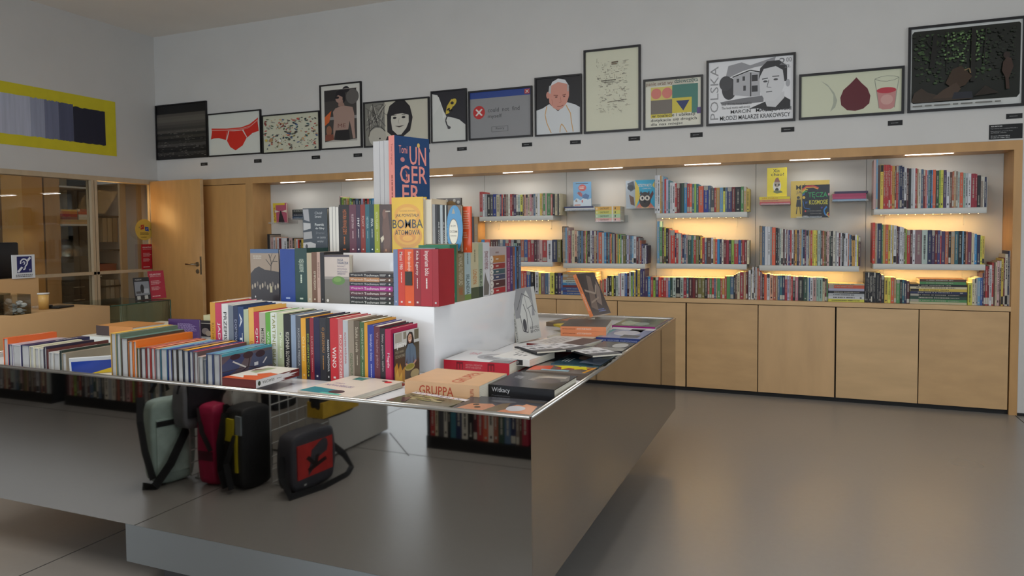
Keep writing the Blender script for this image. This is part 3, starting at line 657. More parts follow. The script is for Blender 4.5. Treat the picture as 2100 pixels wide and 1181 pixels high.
# 10 signs
frame(1319,1441,152.3,266.6,'r','framed print of coloured squares, two pink discs and a navy triangle with stencilled words',[
 ('r',0,.88,.88,1,'b8b4a4'),('t','panie oraz wy',.02,.88,.5,.97,'6c4434',0,True),('t','dziewczęta',.53,.89,.95,1,'24504c',0,True),
 ('r',.1,.58,.49,.86,'c8b864'),('e',.2,.72,.095,.115,'c87468'),('e',.4,.72,.095,.115,'c87468'),('r',.49,.58,.95,.88,'3c7468'),('r',.84,.26,.95,.6,'3c7468'),('r',.1,.28,.49,.58,'6c645c'),('r',.49,.28,.84,.6,'c4b43c'),('r',.1,.2,.49,.28,'c4b43c'),
 ('p',[(.56,.54),(.8,.54),(.69,.32)],'1c2c60'),('r',.93,.24,1,.37,'54407c'),('t','w toalecie i ubikacji',.12,.19,.9,.28,'201c1c',0,True),('t','dotykacie się drogich',.1,.1,.93,.18,'201c1c',0,True),('t','dla nas miejsc',.1,.02,.68,.09,'201c1c',0,True)],'c4c2b4',fw=.017)
# 11 stamp
frame(1448.2,1630.8,106.7,258.6,'r','large framed black and white stamp design with a house and a man, lettered POLSKA',[
 ('t','POLSKA',.02,.06,.12,.93,'8a8a8c',90),('p',[(.2,.7),(.24,.92),(.4,.96),(.5,.9),(.8,1),(.78,.9),(.55,.86),(.42,.82),(.3,.76)],'8c8c90'),
 ('e',.25,.55,.09,.18,'2c2c30'),('e',.21,.64,.08,.12,'38383c'),('p',[(.14,.34),(.4,.38),(.66,.4),(.66,.3),(.4,.28),(.16,.3)],'6c6c70'),
 ('p',[(.3,.44),(.3,.72),(.49,.8),(.62,.76),(.62,.4),(.5,.4)],'a8a8ac'),('l',[(.29,.73),(.5,.82),(.64,.77)],.018,'202024'),('r',.52,.64,.59,.74,'2c2c30'),('r',.52,.47,.59,.57,'2c2c30'),('r',.41,.66,.44,.73,'38383c'),('r',.34,.64,.37,.7,'38383c'),('r',.42,.5,.45,.58,'38383c'),('r',.5,.4,.515,.78,'303034'),
 ('p',[(.48,.2),(.56,.24),(.68,.3),(.9,.36),(.97,.3),(.97,.2)],'1e1e22'),('p',[(.6,.2),(.97,.2),(.97,.16),(.7,.15)],'2c2c30'),('p',[(.68,.3),(.7,.22),(.8,.2),(.9,.34),(.9,.44),(.7,.36)],'c4c4c6'),
 ('p',[(.62,.46),(.61,.64),(.63,.8),(.7,.9),(.84,.9),(.9,.76),(.9,.54),(.86,.4),(.78,.3),(.68,.3)],'c8c8ca'),('p',[(.6,.66),(.62,.84),(.7,.94),(.84,.94),(.93,.84),(.93,.6),(.9,.6),(.88,.78),(.8,.85),(.66,.82)],'26262a'),('e',.94,.57,.025,.06,'a0a0a4'),
 ('l',[(.64,.66),(.71,.67)],.014,'2a2a2e'),('l',[(.76,.69),(.84,.69)],.014,'2a2a2e'),('e',.68,.62,.026,.016,'3c3c40'),('e',.8,.64,.026,.016,'3c3c40'),('l',[(.72,.64),(.7,.53),(.75,.52)],.008,'58585c'),('l',[(.69,.45),(.76,.455)],.014,'4a4a4e'),
 ('t','2',.84,.86,.91,.97,'6c6c70'),('t','00',.92,.9,.98,.97,'6c6c70'),('t','ZŁ',.9,.81,.97,.86,'6c6c70'),('t','Until 1910 this house would be',.16,.28,.52,.32,'2c2c30'),('t','The local motto will enrich',.16,.22,.5,.26,'2c2c30'),
 ('t','MARCIN   MACIEJOWSKI',.27,.125,.98,.2,'18181c',0,True),('t','MŁODZI MALARZE KRAKOWSCY',.14,.04,.97,.11,'18181c',0,True)],'c9c9cb',fw=.018)
# 12 drop and glass
frame(1638,1853.9,134.3,246,'r','wide low framed print of a pale drop, a dark red drop and a glass',[
 ('p',[(.2,.86),(.27,.76),(.34,.55),(.37,.36),(.35,.2),(.3,.1),(.33,.3),(.33,.5),(.28,.7)],'a0a494'),('p',[(.56,.88),(.5,.74),(.43,.6),(.4,.42),(.41,.24),(.47,.11),(.55,.08),(.63,.12),(.69,.24),(.7,.42),(.67,.6),(.61,.74)],'58101c'),
 ('p',[(.76,.52),(.95,.52),(.935,.12),(.9,.07),(.82,.07),(.78,.12)],'b8807c'),('e',.855,.52,.095,.07,'b03440'),('e',.86,.3,.06,.12,'c49890'),('l',[(.74,.78),(.76,.5),(.785,.1)],.006,'84887c'),('l',[(.975,.78),(.955,.5),(.935,.1)],.006,'84887c'),
 ('l',[(.74,.8),(.79,.84),(.86,.86),(.93,.84),(.975,.8),(.93,.75),(.86,.73),(.79,.75),(.74,.8)],.008,'6c7068')],'b9bba4',fw=.018)
# 13 forest
fo=[('p',[(.01,.1),(.03,.08),(.96,.08),(.985,.12),(.985,.95),(.97,.97),(.03,.97),(.01,.94)],'161a14')]
for k in range(420):
    x=.03+.92*rnd.random(); y=.3+.62*rnd.random(); r=.006+.014*rnd.random(); g=rnd.choice(['24301c','2c3c20','34482a','1c2418','3c5430','20301c'])
    if x>.72: g=rnd.choice(['161a14','1c2418'])
    fo.append(('e',min(.93,x),min(.92,y),r,r*.8,g))
for k in range(90): fo.append(('e',.3+.36*rnd.random(),.55+.36*rnd.random(),.004+.01*rnd.random(),.01,rnd.choice(['4c6838','5c7848','6c8858','486440'])))
fo += [('p',[(.17,.5),(.19,.72),(.2,.9),(.24,.93),(.23,.7),(.22,.5)],'12110f'),('l',[(.21,.72),(.14,.84)],.01,'12110f'),('l',[(.22,.7),(.3,.84)],.01,'12110f'),('p',[(.545,.3),(.55,.96),(.59,.96),(.585,.3)],'14120e'),('l',[(.33,.45),(.33,.94)],.008,'1a1814'),('l',[(.66,.5),(.68,.94)],.01,'1a1814'),
 ('p',[(.01,.1),(.03,.2),(.1,.26),(.16,.2),(.3,.14),(.56,.12),(.56,.09),(.03,.08)],'382c22'),('p',[(.32,.3),(.38,.46),(.46,.5),(.52,.42),(.56,.36),(.5,.26),(.4,.22)],'38281a'),('l',[(.49,.44),(.535,.46),(.545,.4)],.012,'7c6848'),('p',[(.2,.12),(.3,.22),(.42,.3),(.46,.22),(.4,.12)],'443428'),('p',[(.38,.1),(.4,.18),(.56,.18),(.57,.1)],'24262e'),
 ('e',.86,.58,.03,.04,'2c201c'),('p',[(.83,.5),(.86,.56),(.9,.54),(.92,.44),(.88,.3),(.89,.18),(.86,.18),(.85,.32),(.82,.4)],'3a2820'),('p',[(.58,.12),(.68,.24),(.8,.14)],'241c14'),('bars',.02,.02,.97,.055,1,'6c6c68')]
frame(1861,2101,56.6,231.4,'l','largest framed print, a dark green forest scene with reclining figures, rightmost on the wall',fo,'b8bab8',fw=.018,gloss=True)
caps = [(411.4,425.1,333,340),(520.9,536,326,334),(639,656,318.6,326.6),(724.9,742.3,314,322),(862,881,305.5,313.5),(937.4,957,301,309.4),(1070,1091,292,301),(1169,1191,287,296),(1288.9,1312.3,279,289),(1415.7,1440.9,271,282),(1602,1629,260,271),(1821,1851,246,258),(2063.7,2097,231.7,244)]
for i,c in enumerate(caps): tile('caption_plate',*c, f'{ordn(i+1)} small black caption plate from the left under the framed prints')
t = tile('caption_plate',2028.8,2097.5,252.5,286.4,'big black information plate with white text above the cabinet corner',big=True)
t['group'] = 'information plate'

# ================================================================ books on the wall shelves
FY = SY+.004
Z = {'E1':1.518,'E2':1.096,'D2':1.076,'C1':1.517,'C2':1.084,'B2':1.08,'A1':1.517,'A2':1.09,'W':NZ0}
Z = {k:v+.0008 for k,v in Z.items()}
row('on the upper shelf, right bay',1785,320,.11905,FY,Z['E1'],60,'rose 103 65,sky 135 60,brown 175 160,yellow 230 150,red 265 150,red 290,red 320,red 350,redor 378 165,ochre 400 168,ochre 425,brown 450,red 487 165,steel 510,navy 552 165,navy 585 185,white 630 200,maroon 665 208,black 705 213,lgrey 745,white 778 208,red 808 210,tan 830 222,ivory 878 225,steel 918 228,dred 950 235,salmon 978 240,lav 1000,teal 1035,navy 1058 238,cyan 1080,orange 1132 235,dgreen 1188 250,lime 1215 240,lemon 1262,purple 1316 240,white 1372 275,brown 1412 272,terra 1445 268,tan 1480 255,taupe 1512 262,pmint 1545 270,orange 1602 283,mint 1640 292,lgrey 1685 298,white 1740 300,crim 1815 302,crim 1843 308,black 1905 332,taupe 1945 345,ivory 1970 350,navy 2005 358,grey 2020 372')
row('on the lower shelf, right bay',1785,440,.11905,FY,Z['E2'],40,'redor 85 138,tan 110 150,grey 128 152,navy 200 152,green 222 172,ochre 262 172,orange 312 172,yellow 352 174,white 380 178,yellow 400 182,white 455 186,maroon 485 196,purple 508 205,white 550 205,white 582 220,olive 612 238,lime 632 250,red 690 262,maroon 730 262,white 775 262,mauve 890 263,pmint 990 262,navy 1060 264,purple 1115 268,dred 1160 268,indigo 1205 268,red 1228 270,purple 1290 288,terra 1350 290,black 1392 292,tan 1455 290,teal 1520 288,black 1585 285,sky 1612 285,black 1645 288,terra 1680 290,plum 1745 298,cream 1785 315,white 1800 322,cyan 1838 330,navy 1898 350,lemon 1930 362,yellow 1970 368')
WK = 'on the counter, right bay'
row(WK,1770,530,.15,FY,Z['W'],25,','.join('black %d%s'%(25+21*(k+1),' 190' if k==0 else '') for k in range(10))+',maroon 250 212,black 293 228,yellow 340 255,lemon 380 257,orange 425 257,tan 455 262,green 505 285,black 537 288,teal 565 290,navy 597 295,maroon 637 308,_ 1432 300,lemon 1495 332,cream 1530 280,ivory 1548 275,lgrey 1570 262,sky 1605 258,blue 1635 262,purple 1655 200,maroon 1678 110,red 1705 105,dred 1730 105,white 1765 90,red 1790 55,brown 1812 55,cream 1835 50,rose 1870 32,brown 1895 28,yellow 1925 0,dred 1945 -10,ivory 1985 -60,navy 2005 -105,white 2022 -108')
pile('in the green pile on the counter',FY,1866.5,1984,Z['W'],[('cream',.016),('green',.02),('dgreen',.024),('black',.018),('navy',.018),('yellow',.02),('cream',.016),('black',.018),('green',.02,20,2),('brown',.02,20,2)])
row('on the shelf second bay from right',1545,440,.11429,FY,Z['D2'],110,'dgreen 120 200,tan 160 205,steel 208 210,white 258 215,white 305,grey 335 222,orange 400 232,black 435 238,dgrey 470 248,pmint 500 252,ivory 535 255,maroon 565 262,white 592 265,dred 610 270,white 628 282,indigo 660 275,red 690 278,white 725,brown 745 275,ochre 783 272,navy 820 278,rose 845,ochre 865 265,sky 890 268,navy 925 270,plum 950 272,lgrey 985 275,steel 1000,ochre 1030 285,red 1060 282,yellow 1090 280,lemon 1120,yellow 1150,teal 1160 285,pmint 1205 282,teal 1215,brown 1245 290,terra 1275 292,olive 1300 300,brown 1325 305,rose 1365 300,dgreen 1390 295,black 1430 298,ivory 1475 290,grey 1500 300,white 1535 322,dred 1565 335,white 1590 325,black 1625 335,white 1650 335,white 1700 330,terra 1722 345,sky 1745 358,navy 1770 370,ochre 1828 375,white 1860 360,lemon 1885 375,maroon 1925 400')
row('on the counter, second bay from right',1540,540,.11905,FY,Z['W'],5,'ivory 25 95,white 50 60,brown 75 60,lgrey 105 62,terra 135 85,red 160 132,mauve 195 150,maroon 230 182,orange 275 188,white 325 178,peach 385 195,terra 430 205,tan 460 205,steel 498 205,teal 540 205,navy 585 205,crim 628 208,lav 660 212,rose 690,red 722 222,black 765 225,pink 815 230,black 905 228,dgreen 975 230,pmint 1000 240,blue 1020 242,white 1068 246,rose 1130 245,mint 1168 245,mint 1235 246,cream 1275 250,dred 1303 258,green 1325 260')
pile('in the low pile beside the black books',FY,1699,1773,Z['W'],[('lemon',.022),('white',.022),('lgrey',.022),('black',.02),('lav',.02),('orange',.026),('cream',.012)])
row('on the upper shelf, centre bay',1335,345,.10476,FY,Z['C1'],75,'white 125 140,white 178 135,ochre 205 150,taupe 235 150,sky 262 160,red 298 210,lav 340 222,teal 372 238,white 420 280,white 468 278,red 505 296,dred 565 296,black 595 292,dgreen 650 290,cyan 705 285,red 760 300,orange 803 305,teal 848 308,lime 885 308,teal 930 308,orange 1030 352,royal 1125 346,steel 1168 340,dgrey 1242 388,red 1278 382,ochre 1345 382,sky 1412 380,lemon 1455 373,steel 1495 376,indigo 1585 375,dred 1650 366,black 1760 366,green 1815 358,tan 1870 364,yellow 1930 398')
row('on the lower shelf, centre bay',1335,445,.10476,FY,Z['C2'],120,'sky 168 82,green 222 200,brown 262 205,lemon 290 208,black 345 215,red 362 232,grey 382 250,redor 470 255,navy 495 308,red 535 316,pmint 590 322,salmon 612 326,navy 648 345,steel 690 345,rose 717 352,dgreen 795 356,teal 818 356,green 838 356,red 880 358,olive 938 358,black 968 375,yellow 1003 396,red 1050 405,steel 1090 405,brown 1180 405,white 1222 402,ochre 1258 432,redor 1297 432,cyan 1345 432,navy 1385 434,ivory 1420 434,dred 1475 448,crim 1525 448,black 1575 448,lime 1628 448,red 1712 448,blue 1760 448,brown 1785 448,red 1830 448,dred 1880 448,cream 1925 458')
row('on the counter, centre bay',1230,540,.15714,FY,Z['W'],0,'olive 10 222,orange 30 220,tan 55 208,red 82 202,white 97 190,black 125 162,black 155 162,lemon 180 162,black 207 160,pmint 240 156,white 262 130,pink 275 128,white 325 126,blue 357 128,maroon 383 125,white 405 108,lime 430 110,blue 447 112,yellow 467 110,navy 492 85,yellow 525 85,indigo 560 68,purple 588 68,purple 627 175,cyan 663 172,red 697 176,lime 728 180,purple 767 176,redor 800 180,red 832 182,red 865 182,pink 893 182,cyan 918 182,dgreen 950 183,pmint 992 184,black 1050 184,pmint 1093 184,crim 1132 184,teal 1160 185,maroon 1210 186,dred 1243 187,brown 1280 188,olive 1330 190,olive 1367 190,black 1407 190,salmon 1433 190,green 1462 192,red 1493 192,steel 1515 192,tan 1533 192,green 1575 192,red 1597 195,ochre 1630 195,red 1655 168,green 1703 168,steel 1748 168,black 1770 150,brown 1795 135,cream 1830 120,crim 1877 113,tan 1908 112,dred 1930 105,_ 1942 100,white 1970 90')
row('on the shelf of the narrow bay',1140,455,.1,FY,Z['B2'],130,'black 145 92,tan 168 110,taupe 195 118,sky 225 115,rose 255 112,crim 300 168,mauve 325 175,cream 385 172,peach 430 178,dgrey 460 182,steel 490 186,dgreen 515 186,steel 560 186,brown 590 184,salmon 612 184,lime 635 188,brown 655 184,black 700 182,white 742 180,purple 780 182,tan 825 188,dred 848 186,sky 872 190,orange 945 214,lgrey 990 220,cyan 1032 214,maroon 1065 224,teal 1102 226,red 1130 240,ochre 1150 246,teal 1175 246,grey 1205 246,maroon 1235 246,ochre 1265 248,green 1290 250,yellow 1315 250,green 1345 254,white 1375 270,olive 1430 280,dgreen 1452 276,lav 1495 276,mauve 1520 280,steel 1560 286,sky 1590 290,white 1650 292,dred 1695 312,grey 1720 330,terra 1755 380,indigo 1795 450,white 1815 480,navy 1830 484,white 1850 480,purple 1870 486')
row('on the counter, narrow bay',980,480,.11853,FY,Z['W'],745,'orange 790 632,red 840 632,blue 910 640,black 970 650,_ 985 650,white 1050 650,lemon 1088 672,mauve 1160 672,steel 1220 672,ivory 1245 668,lemon 1325 666,black 1390 670,purple 1440 672,blue 1467 716')
pile('in the small pile behind the leaning catalogue',FY,1154,1221,Z['W'],[('blue',.022),('indigo',.022),('blue',.022),('dred',.022),('cyan',.022),('pmint',.024),('tan',.026),('tan',.026),('ochre',.022)])
row('on the upper shelf, left bay',970,385,.09524,FY,Z['A1'],140,'red 205 88,white 248 135,grey 305 132,black 370 145,dgrey 430 145,royal 500 138,cream 575 150,purple 615 142,redor 640 142,navy 668 142,dred 705 140,taupe 755 140,ivory 797 140,red 840 136,dred 873 134,purple 930 150,ivory 965 150,pmint 1015 150,lemon 1068 148,brown 1100 146,peach 1135 145,rose 1180 142,cream 1218 140,pink 1260 138,rose 1300 136,steel 1340 130,ivory 1390 130,white 1440 128,yellow 1478 122,tan 1508 122,green 1555 120,rose 1590 120,green 1668 120,salmon 1710 138,black 1762 140,cream 1817 136,black 1850 130,cream 1880 125')
row('on the lower shelf, left bay',980,480,.11853,FY,Z['A2'],60,'cyan 115 95,orange 215 95,brown 260 95,maroon 305 95,brown 345 95,dgrey 380 95,grey 430 95,steel 475 95,red 535 95,crim 572 95,grey 620 95,mint 675 95,black 740 95,terra 800 96,blue 860 96,red 915 97,crim 970 98,maroon 1025 100,mauve 1060 100,rose 1115 100,red 1195 104,white 1285 108,navy 1370 96,olive 1440 96')
row('on the shelf of the leftmost bay',540,360,.13544,FY,Z['A2']-.01,58,'black 95 885,taupe 110 900,rose 150 935,white 180 935,peach 205 930,white 235 940,dred 272 950,white 300 948,white 355 945,black 385 946,rose 440 945,black 465 945,tan 495 955,white 520 965,redor 545 970,black 575 970,yellow 608 970,grey 650 980,navy 700 980')
row('on the upper shelf, far left bay',540,360,.13544,FY,Z['A1'],1150,'rose 1165 312,dgreen 1185 330,lime 1210 330,olive 1255 346,rose 1270 346,ochre 1300 346,green 1335 345,lemon 1352 346,black 1395 350,steel 1440 350,black 1480 350,lav 1510 350,red 1535 350,black 1570 350,redor 1600 350,teal 1640 348,cyan 1680 346,green 1740 346,navy 1800 350')
# display ledges with face-out books between the bays
def ledge(px0,px1,py,label,d=.16,Y=6.22,lip=.012):
    X0,z = onY(px0,py,Y); X1,_ = onY(px1,py,Y)
    o = obj('display_ledge', MB().box(X0,X1,Y-.01,YB-.011,z-.004,z).box(X0,X1,Y-.01,Y-.006,z,z+lip).box(X0,X1,YB-.015,YB-.011,z,z+.06), ACRYL); tag(o,label,'ledge','clear display ledges'); return z
def faceout(px0,px1,pt,z,Y,col,label,shapes,T=.012,gloss=True,tilt=.06,group=None,spine=()):
    X0,zt = onY(px0,pt,Y); X1,_ = onY(px1,pt,Y); L = (zt-z)/math.cos(tilt)
    return book('book', M_front(X0,Y,z+.0005,L,X1-X0,T,tilt=-tilt), L, X1-X0, T, col, label, group, hard=True, cover=shapes, gloss=gloss, spine=spine)
def pilehero(Y,px0,px1,z,items,desc,D=.16):
    for n,(c,t,title,tc,dx) in enumerate(items):
        X0,_=onY(px0+dx,420,Y); X1,_=onY(px1+dx,420,Y); L=X1-X0
        sp=[('t',title,.08,.25,.6,.75,tc,0,True)] if title else []
        if title=='GASTROFIT': sp=[('r',.66,.02,.72,.98,'d8d4c8'),('t',title,.18,.25,.55,.75,tc,0,True),('e',.06,.5,.02,.3,'e0dccc'),('e',.8,.5,.02,.3,'3a3430')]
        book('book', M_flat(X0,Y,z,L,D,t), L, D, t-.0004, c, f'{desc}, {ordn(n+1)} from the bottom', desc, spine=sp, hard=False); z+=t
    return z
z = ledge(1159,1222,432,'clear ledge with flat books and a sky blue cover'); 
z2 = pilehero(6.22,1159,1219,z,[('6a6c78',.012,'','',4),('c8c8c4',.01,'','',0),('28305c',.014,'','',-2)],'slim book under the sky blue snowy cover')
faceout(1176,1212.5,374,z2+.002,6.235,'6aa0c8','sky blue picture book with a red disc and snowy peaks',[('r',0,0,1,.25,'a8c0d0'),('p',[(0,.2),(.2,.34),(.4,.24),(.6,.36),(.8,.26),(1,.32),(1,0),(0,0)],'c4d0d8'),('e',.52,.76,.22,.14,'c23a2c'),('bars',.36,.7,.68,.82,2,'e4dcd0'),('r',.15,.92,.85,.955,'2c3c50'),('p',[(.2,.56),(.4,.6),(.52,.5),(.48,.38),(.34,.44)],'a83c34'),('p',[(.5,.44),(.7,.52),(.9,.44),(.84,.3),(.66,.3),(.52,.34)],'2c5a90'),('l',[(.3,.6),(.36,.48)],.04,'5c2c28'),('e',.5,.2,.04,.06,'b83c30'),('p',[(.1,.2),(.16,.3),(.24,.18)],'8c6c4c'),('r',.05,.03,.4,.07,'c8662c')])
z = ledge(1222,1278,455,'clear ledge holding four matching books',Y=6.2)
pilehero(6.2,1221,1272,z,[('d8a8a0',.034,'GASTROFIT','4a3430',0),('a8c4a0',.034,'GASTROFIT','3a4434',0),('c8c464',.034,'GASTROFIT','44402c',0),('d8a850',.034,'GASTROFIT','443424',0)],'pastel cookbook in the pile of four on a ledge')
z = ledge(1285,1342,428,'clear ledge with a raccoon-faced blue book')
faceout(1284,1316,371,z+.001,6.262,'a4acb4','grey and white picture book half hidden by the blue one',[('p',[(.1,.9),(.5,.98),(.6,.7),(.3,.6)],'4c5058'),('p',[(.2,.5),(.5,.4),(.55,.1),(.3,.15)],'6c4c38'),('e',.3,.75,.2,.1,'30343c')],T=.014)
faceout(1303,1343,370,z+.001,6.235,'2a9cc0','blue picture book with a masked animal and white title',[('p',[(0,1),(0,.0),(.25,.4),(.2,.75)],'d0b848'),('p',[(0,0),(.5,.45),(1,0)],'c8745c'),('p',[(.3,0),(.5,.4),(.7,0)],'d8a050'),('e',.5,.3,.3,.28,'3a3230'),('e',.36,.36,.13,.09,'d8d0c4'),('e',.62,.36,.13,.09,'d8d0c4'),('e',.37,.36,.05,.05,'181418'),('e',.61,.36,.05,.05,'181418'),('e',.48,.24,.06,.05,'141014'),('p',[(.22,.5),(.3,.62),(.4,.5)],'3a3230'),('p',[(.6,.5),(.72,.62),(.76,.48)],'3a3230'),('p',[(.8,.3),(.95,.5),(.9,.62),(.75,.46)],'5c2c28'),('p',[(1,.7),(.88,.8),(1,.95)],'d0b848'),('t','DETEKTYW MOTYL',.16,.76,.86,.86,'e0dcd4',0,True),('t','I CZARNE PIÓRO',.36,.68,.82,.73,'e0dcd4')],T=.016)
z = ledge(1560,1620,420,'clear ledge with the yellow book and three flat books',Y=6.2)
z2 = pilehero(6.2,1558,1621,z,[('b84850',.022,'','',0),('c8906c',.02,'WIECZÓR CZYTAŃ','5c2420',0),('d4c434',.022,'XIN CHAO!','b83c2c',-1)],'flat book under the standing yellow book')
faceout(1573.5,1614,345,z2+.002,6.225,'e0cc20','bright yellow book with a black brush title and a sketched dog-like face',[('t','Xin',.3,.84,.62,.95,'1c1814',0,True),('t','chao!',.2,.72,.85,.82,'1c1814',0,True),('e',.5,.36,.2,.22,'d8d4cc'),('e',.5,.44,.15,.12,'a89888'),('e',.43,.4,.04,.035,'1c1814'),('e',.6,.4,.04,.035,'1c1814'),('e',.5,.24,.09,.06,'2a2420'),('p',[(.36,.5),(.44,.64),(.56,.66),(.66,.5)],'8c5a48'),('p',[(.3,.16),(.5,.1),(.8,.14),(.7,.2),(.4,.22)],'6c7448')],T=.02,spine=[('t','XIN CHAO',.1,.25,.6,.75,'b83c2c')])
z = ledge(1633,1686,447,'clear ledge under the rainbow space book',Y=6.2)
faceout(1622,1701,372,z+.001,6.235,'c8ac50','tan children\'s book with a thin drawn figure, behind the rainbow space book',[('t','MÓZG',.14,.76,.7,.92,'2c2824',0,True),('t','JAKI',.14,.64,.42,.73,'5c5648'),('e',.2,.55,.04,.04,'3c3834'),('p',[(.14,.3),(.16,.5),(.26,.5),(.28,.3)],'2c2c30'),('l',[(.17,.3),(.15,.1)],.02,'2c2c30'),('l',[(.24,.3),(.26,.1)],.02,'2c2c30')],T=.014)
faceout(1645.5,1701.5,380,z+.001,6.21,'17151c','black children\'s book with rainbow ribbons and green and yellow title',[('l',[(0,.86),(.15,.96),(.4,.97),(.6,.9)],.04,'c8402c'),('l',[(0,.82),(.15,.92),(.4,.93),(.58,.87)],.03,'d8902c'),('l',[(0,.78),(.12,.86),(.2,.86)],.03,'d4c43c'),('l',[(0,.73),(.1,.8),(.18,.8)],.03,'3c9c50'),('l',[(0,.69),(.1,.74)],.03,'2c5cb0'),('t','TĘCZA',.22,.58,.92,.78,'2f9c54',0,True),('t','W',.1,.42,.2,.5,'3c6cc0',0,True),('t','KOSMOSIE',.26,.4,.94,.54,'d8cc3c',0,True),('l',[(.9,.33),(.8,.22),(.84,.1),(.98,.04)],.05,'2c7cc0'),('l',[(.96,.16),(.9,.08),(1,.02)],.03,'d8b43c'),('l',[(1,.12),(.95,.06)],.03,'c8402c'),('e',.12,.2,.035,.03,'c84c3c'),('e',.72,.3,.035,.03,'4c3c8c'),('e',.06,.62,.05,.045,'d8b03c'),('e',.97,.7,.03,.04,'c88498'),('l',[(.02,.52),(.08,.3),(.3,.26)],.015,'3c7cc8'),('t','BY ARTYSTKĄ KOSMOSU',.2,.18,.7,.22,'9c9890'),('t','Wydawnictwo Bajka',.3,.1,.72,.14,'9c9890'),('r',.04,.04,.2,.06,'b0aca4')],T=.022)
z = ledge(1707,1781,413,'clear ledge with a flat pile of pink and dark books',Y=6.22)
pilehero(6.22,1707,1776,z,[('5c84a8',.016,'','',0),('a84868',.022,'','',0),('a04060',.022,'','',0),('3c3450',.018,'','',4)],'flat book in the pink and dark pile on a ledge')
z = ledge(552,590,458,'clear ledge with a red and yellow book in the leftmost bay')
faceout(561,588,417,z+.001,6.24,'a85064','red and yellow book with a spiral tower in the leftmost bay',[('r',0,0,.2,1,'d0b42c'),('r',0,.9,.9,1,'d0b42c'),('p',[(.35,.0),(.42,.3),(.46,.45),(.54,.62),(.6,.62),(.66,.45),(.72,.3),(.84,0)],'2c1c20'),('p',[(.1,.52),(.1,.66),(.5,.58)],'d8c8b8'),('p',[(1,.52),(1,.66),(.62,.58)],'d8c8b8'),('t','BABEL',.04,.12,.14,.82,'8c2c2c',90,True)],T=.02)
z = ledge(598,650,450,'clear ledge with dark flat books in the leftmost bay')
pilehero(6.22,599,641,z,[('2c4460',.03,'PAMIĘTNIKI','98a0a8',0),('28303c',.03,'DROGA','a0a0a4',0),('24242a',.012,'','',0),('2c3030',.034,'KSIĘGA','b0b0a8',0)],'dark flat book in the leftmost bay pile')
z = ledge(898,955,450,'clear ledge with beige flat books behind the white pedestal')
pilehero(6.22,900,950,z,[('8c7c6c',.04,'','',0),('c0ac94',.04,'','',0),('c4b070',.012,'','',0)],'beige flat book partly hidden behind the stepped pedestal')
row('on the shelf behind the white pedestal',900,400,.2,FY,Z['B2'],-50,'teal -20 210,tan 0 210,black 30 220,brown 60 215,cream 100 215,red 140 215,navy 180 218,peach 225 215,taupe 300 220,dgrey 360 222,tan 400 222')
# ================================================================ mirror-clad island
IZ, IS = .82, .79
isl = empty('display_island', (0,0,0)); tag(isl, 'large mirror-clad display table with a steel rim, covered in books', 'table')
XA, XB, YA, YC = -3.5, -.731, 1.915, 4.455
def panel(x0,x1,y0,y1,z0,z1,m=MIRROR,n='mirror_panel'): return obj(n, MB().box(x0,x1,y0,y1,z0,z1), m, isl)
panel(XA,XB,YA,YA+.004,.25,.817); panel(XB-.004,XB,YA+.0045,YC-.0045,.25,.817); panel(-2.5,XB,YC-.004,YC,.25,.817); panel(XA,XA+.004,YA+.0045,3.1,.25,.817)
mb = MB(); mb.box(XA+.02,-2.5,YA+.02,3.08,.25,.262); mb.box(-2.5,XB-.02,YA+.02,YC-.02,.25,.262); obj('underside', mb, mat('underside_grey',hx('55524e'),.5,.4), isl)
mb = MB(); mb.box(XA+.004,-2.5,YA+.004,3.1,IS-.02,IS); mb.box(-2.5,XB-.004,YA+.004,YC-.004,IS-.02,IS); obj('table_top', mb, WHITEG, isl)
rim = MB()
def rod(a,b): rim.cyl(a,b,.0075,n=16)
z = IZ-.0065
rod((XA,YA+.004,z),(XB-.004,YA+.004,z)); rod((XB-.004,YA+.004,z),(XB-.004,YC-.004,z)); rod((XB-.004,YC-.004,z),(-2.5,YC-.004,z)); rod((XA+.004,YA,z),(XA+.004,3.1,z))
rim.box(XA+.004,XB-.004,YA+.004,YA+.008,IS,z); rim.box(XB-.0085,XB-.004,YA+.008,YC-.01,IS,z); rim.box(-2.5,XB-.008,YC-.008,YC-.004,IS,z); rim.box(XA+.004,XA+.008,YA+.008,3.1,IS,z)
obj('rim', rim, STEEL, isl)
obj('base', MB().box(-2.404,-1.05,YA+.001,3.9,.102,.249), MIRROR2, isl)
obj('plinth', MB().box(-2.30,-1.15,YA+.08,3.8,0,.101), mat('plinth_steel',hx('5c5c60'),.5,.7), isl)
# stepped white pedestal
PX, PY, PZ1, PZ2, PZ3 = -1.37, 2.508, 1.059, 1.27, 1.45
ped = empty('stepped_pedestal', (-1.9,3,IS)); tag(ped, 'white gloss three-tier stepped pedestal standing on the island', 'pedestal')
def tier(x0,x1,y0,y1,z0,z1):
    o = obj('tier', MB().box(x0+1.9,x1+1.9,y0-3,y1-3,z0-IS,z1-IS), WHITEG, ped); bevel(o,.002,2)
tier(-2.45,PX,PY,3.48,IS+.0005,PZ1); tier(-2.25,PX-.2,PY+.21,3.3,PZ1,PZ2); tier(-2.06,-1.72,PY+.42,3.1,PZ2,PZ3)
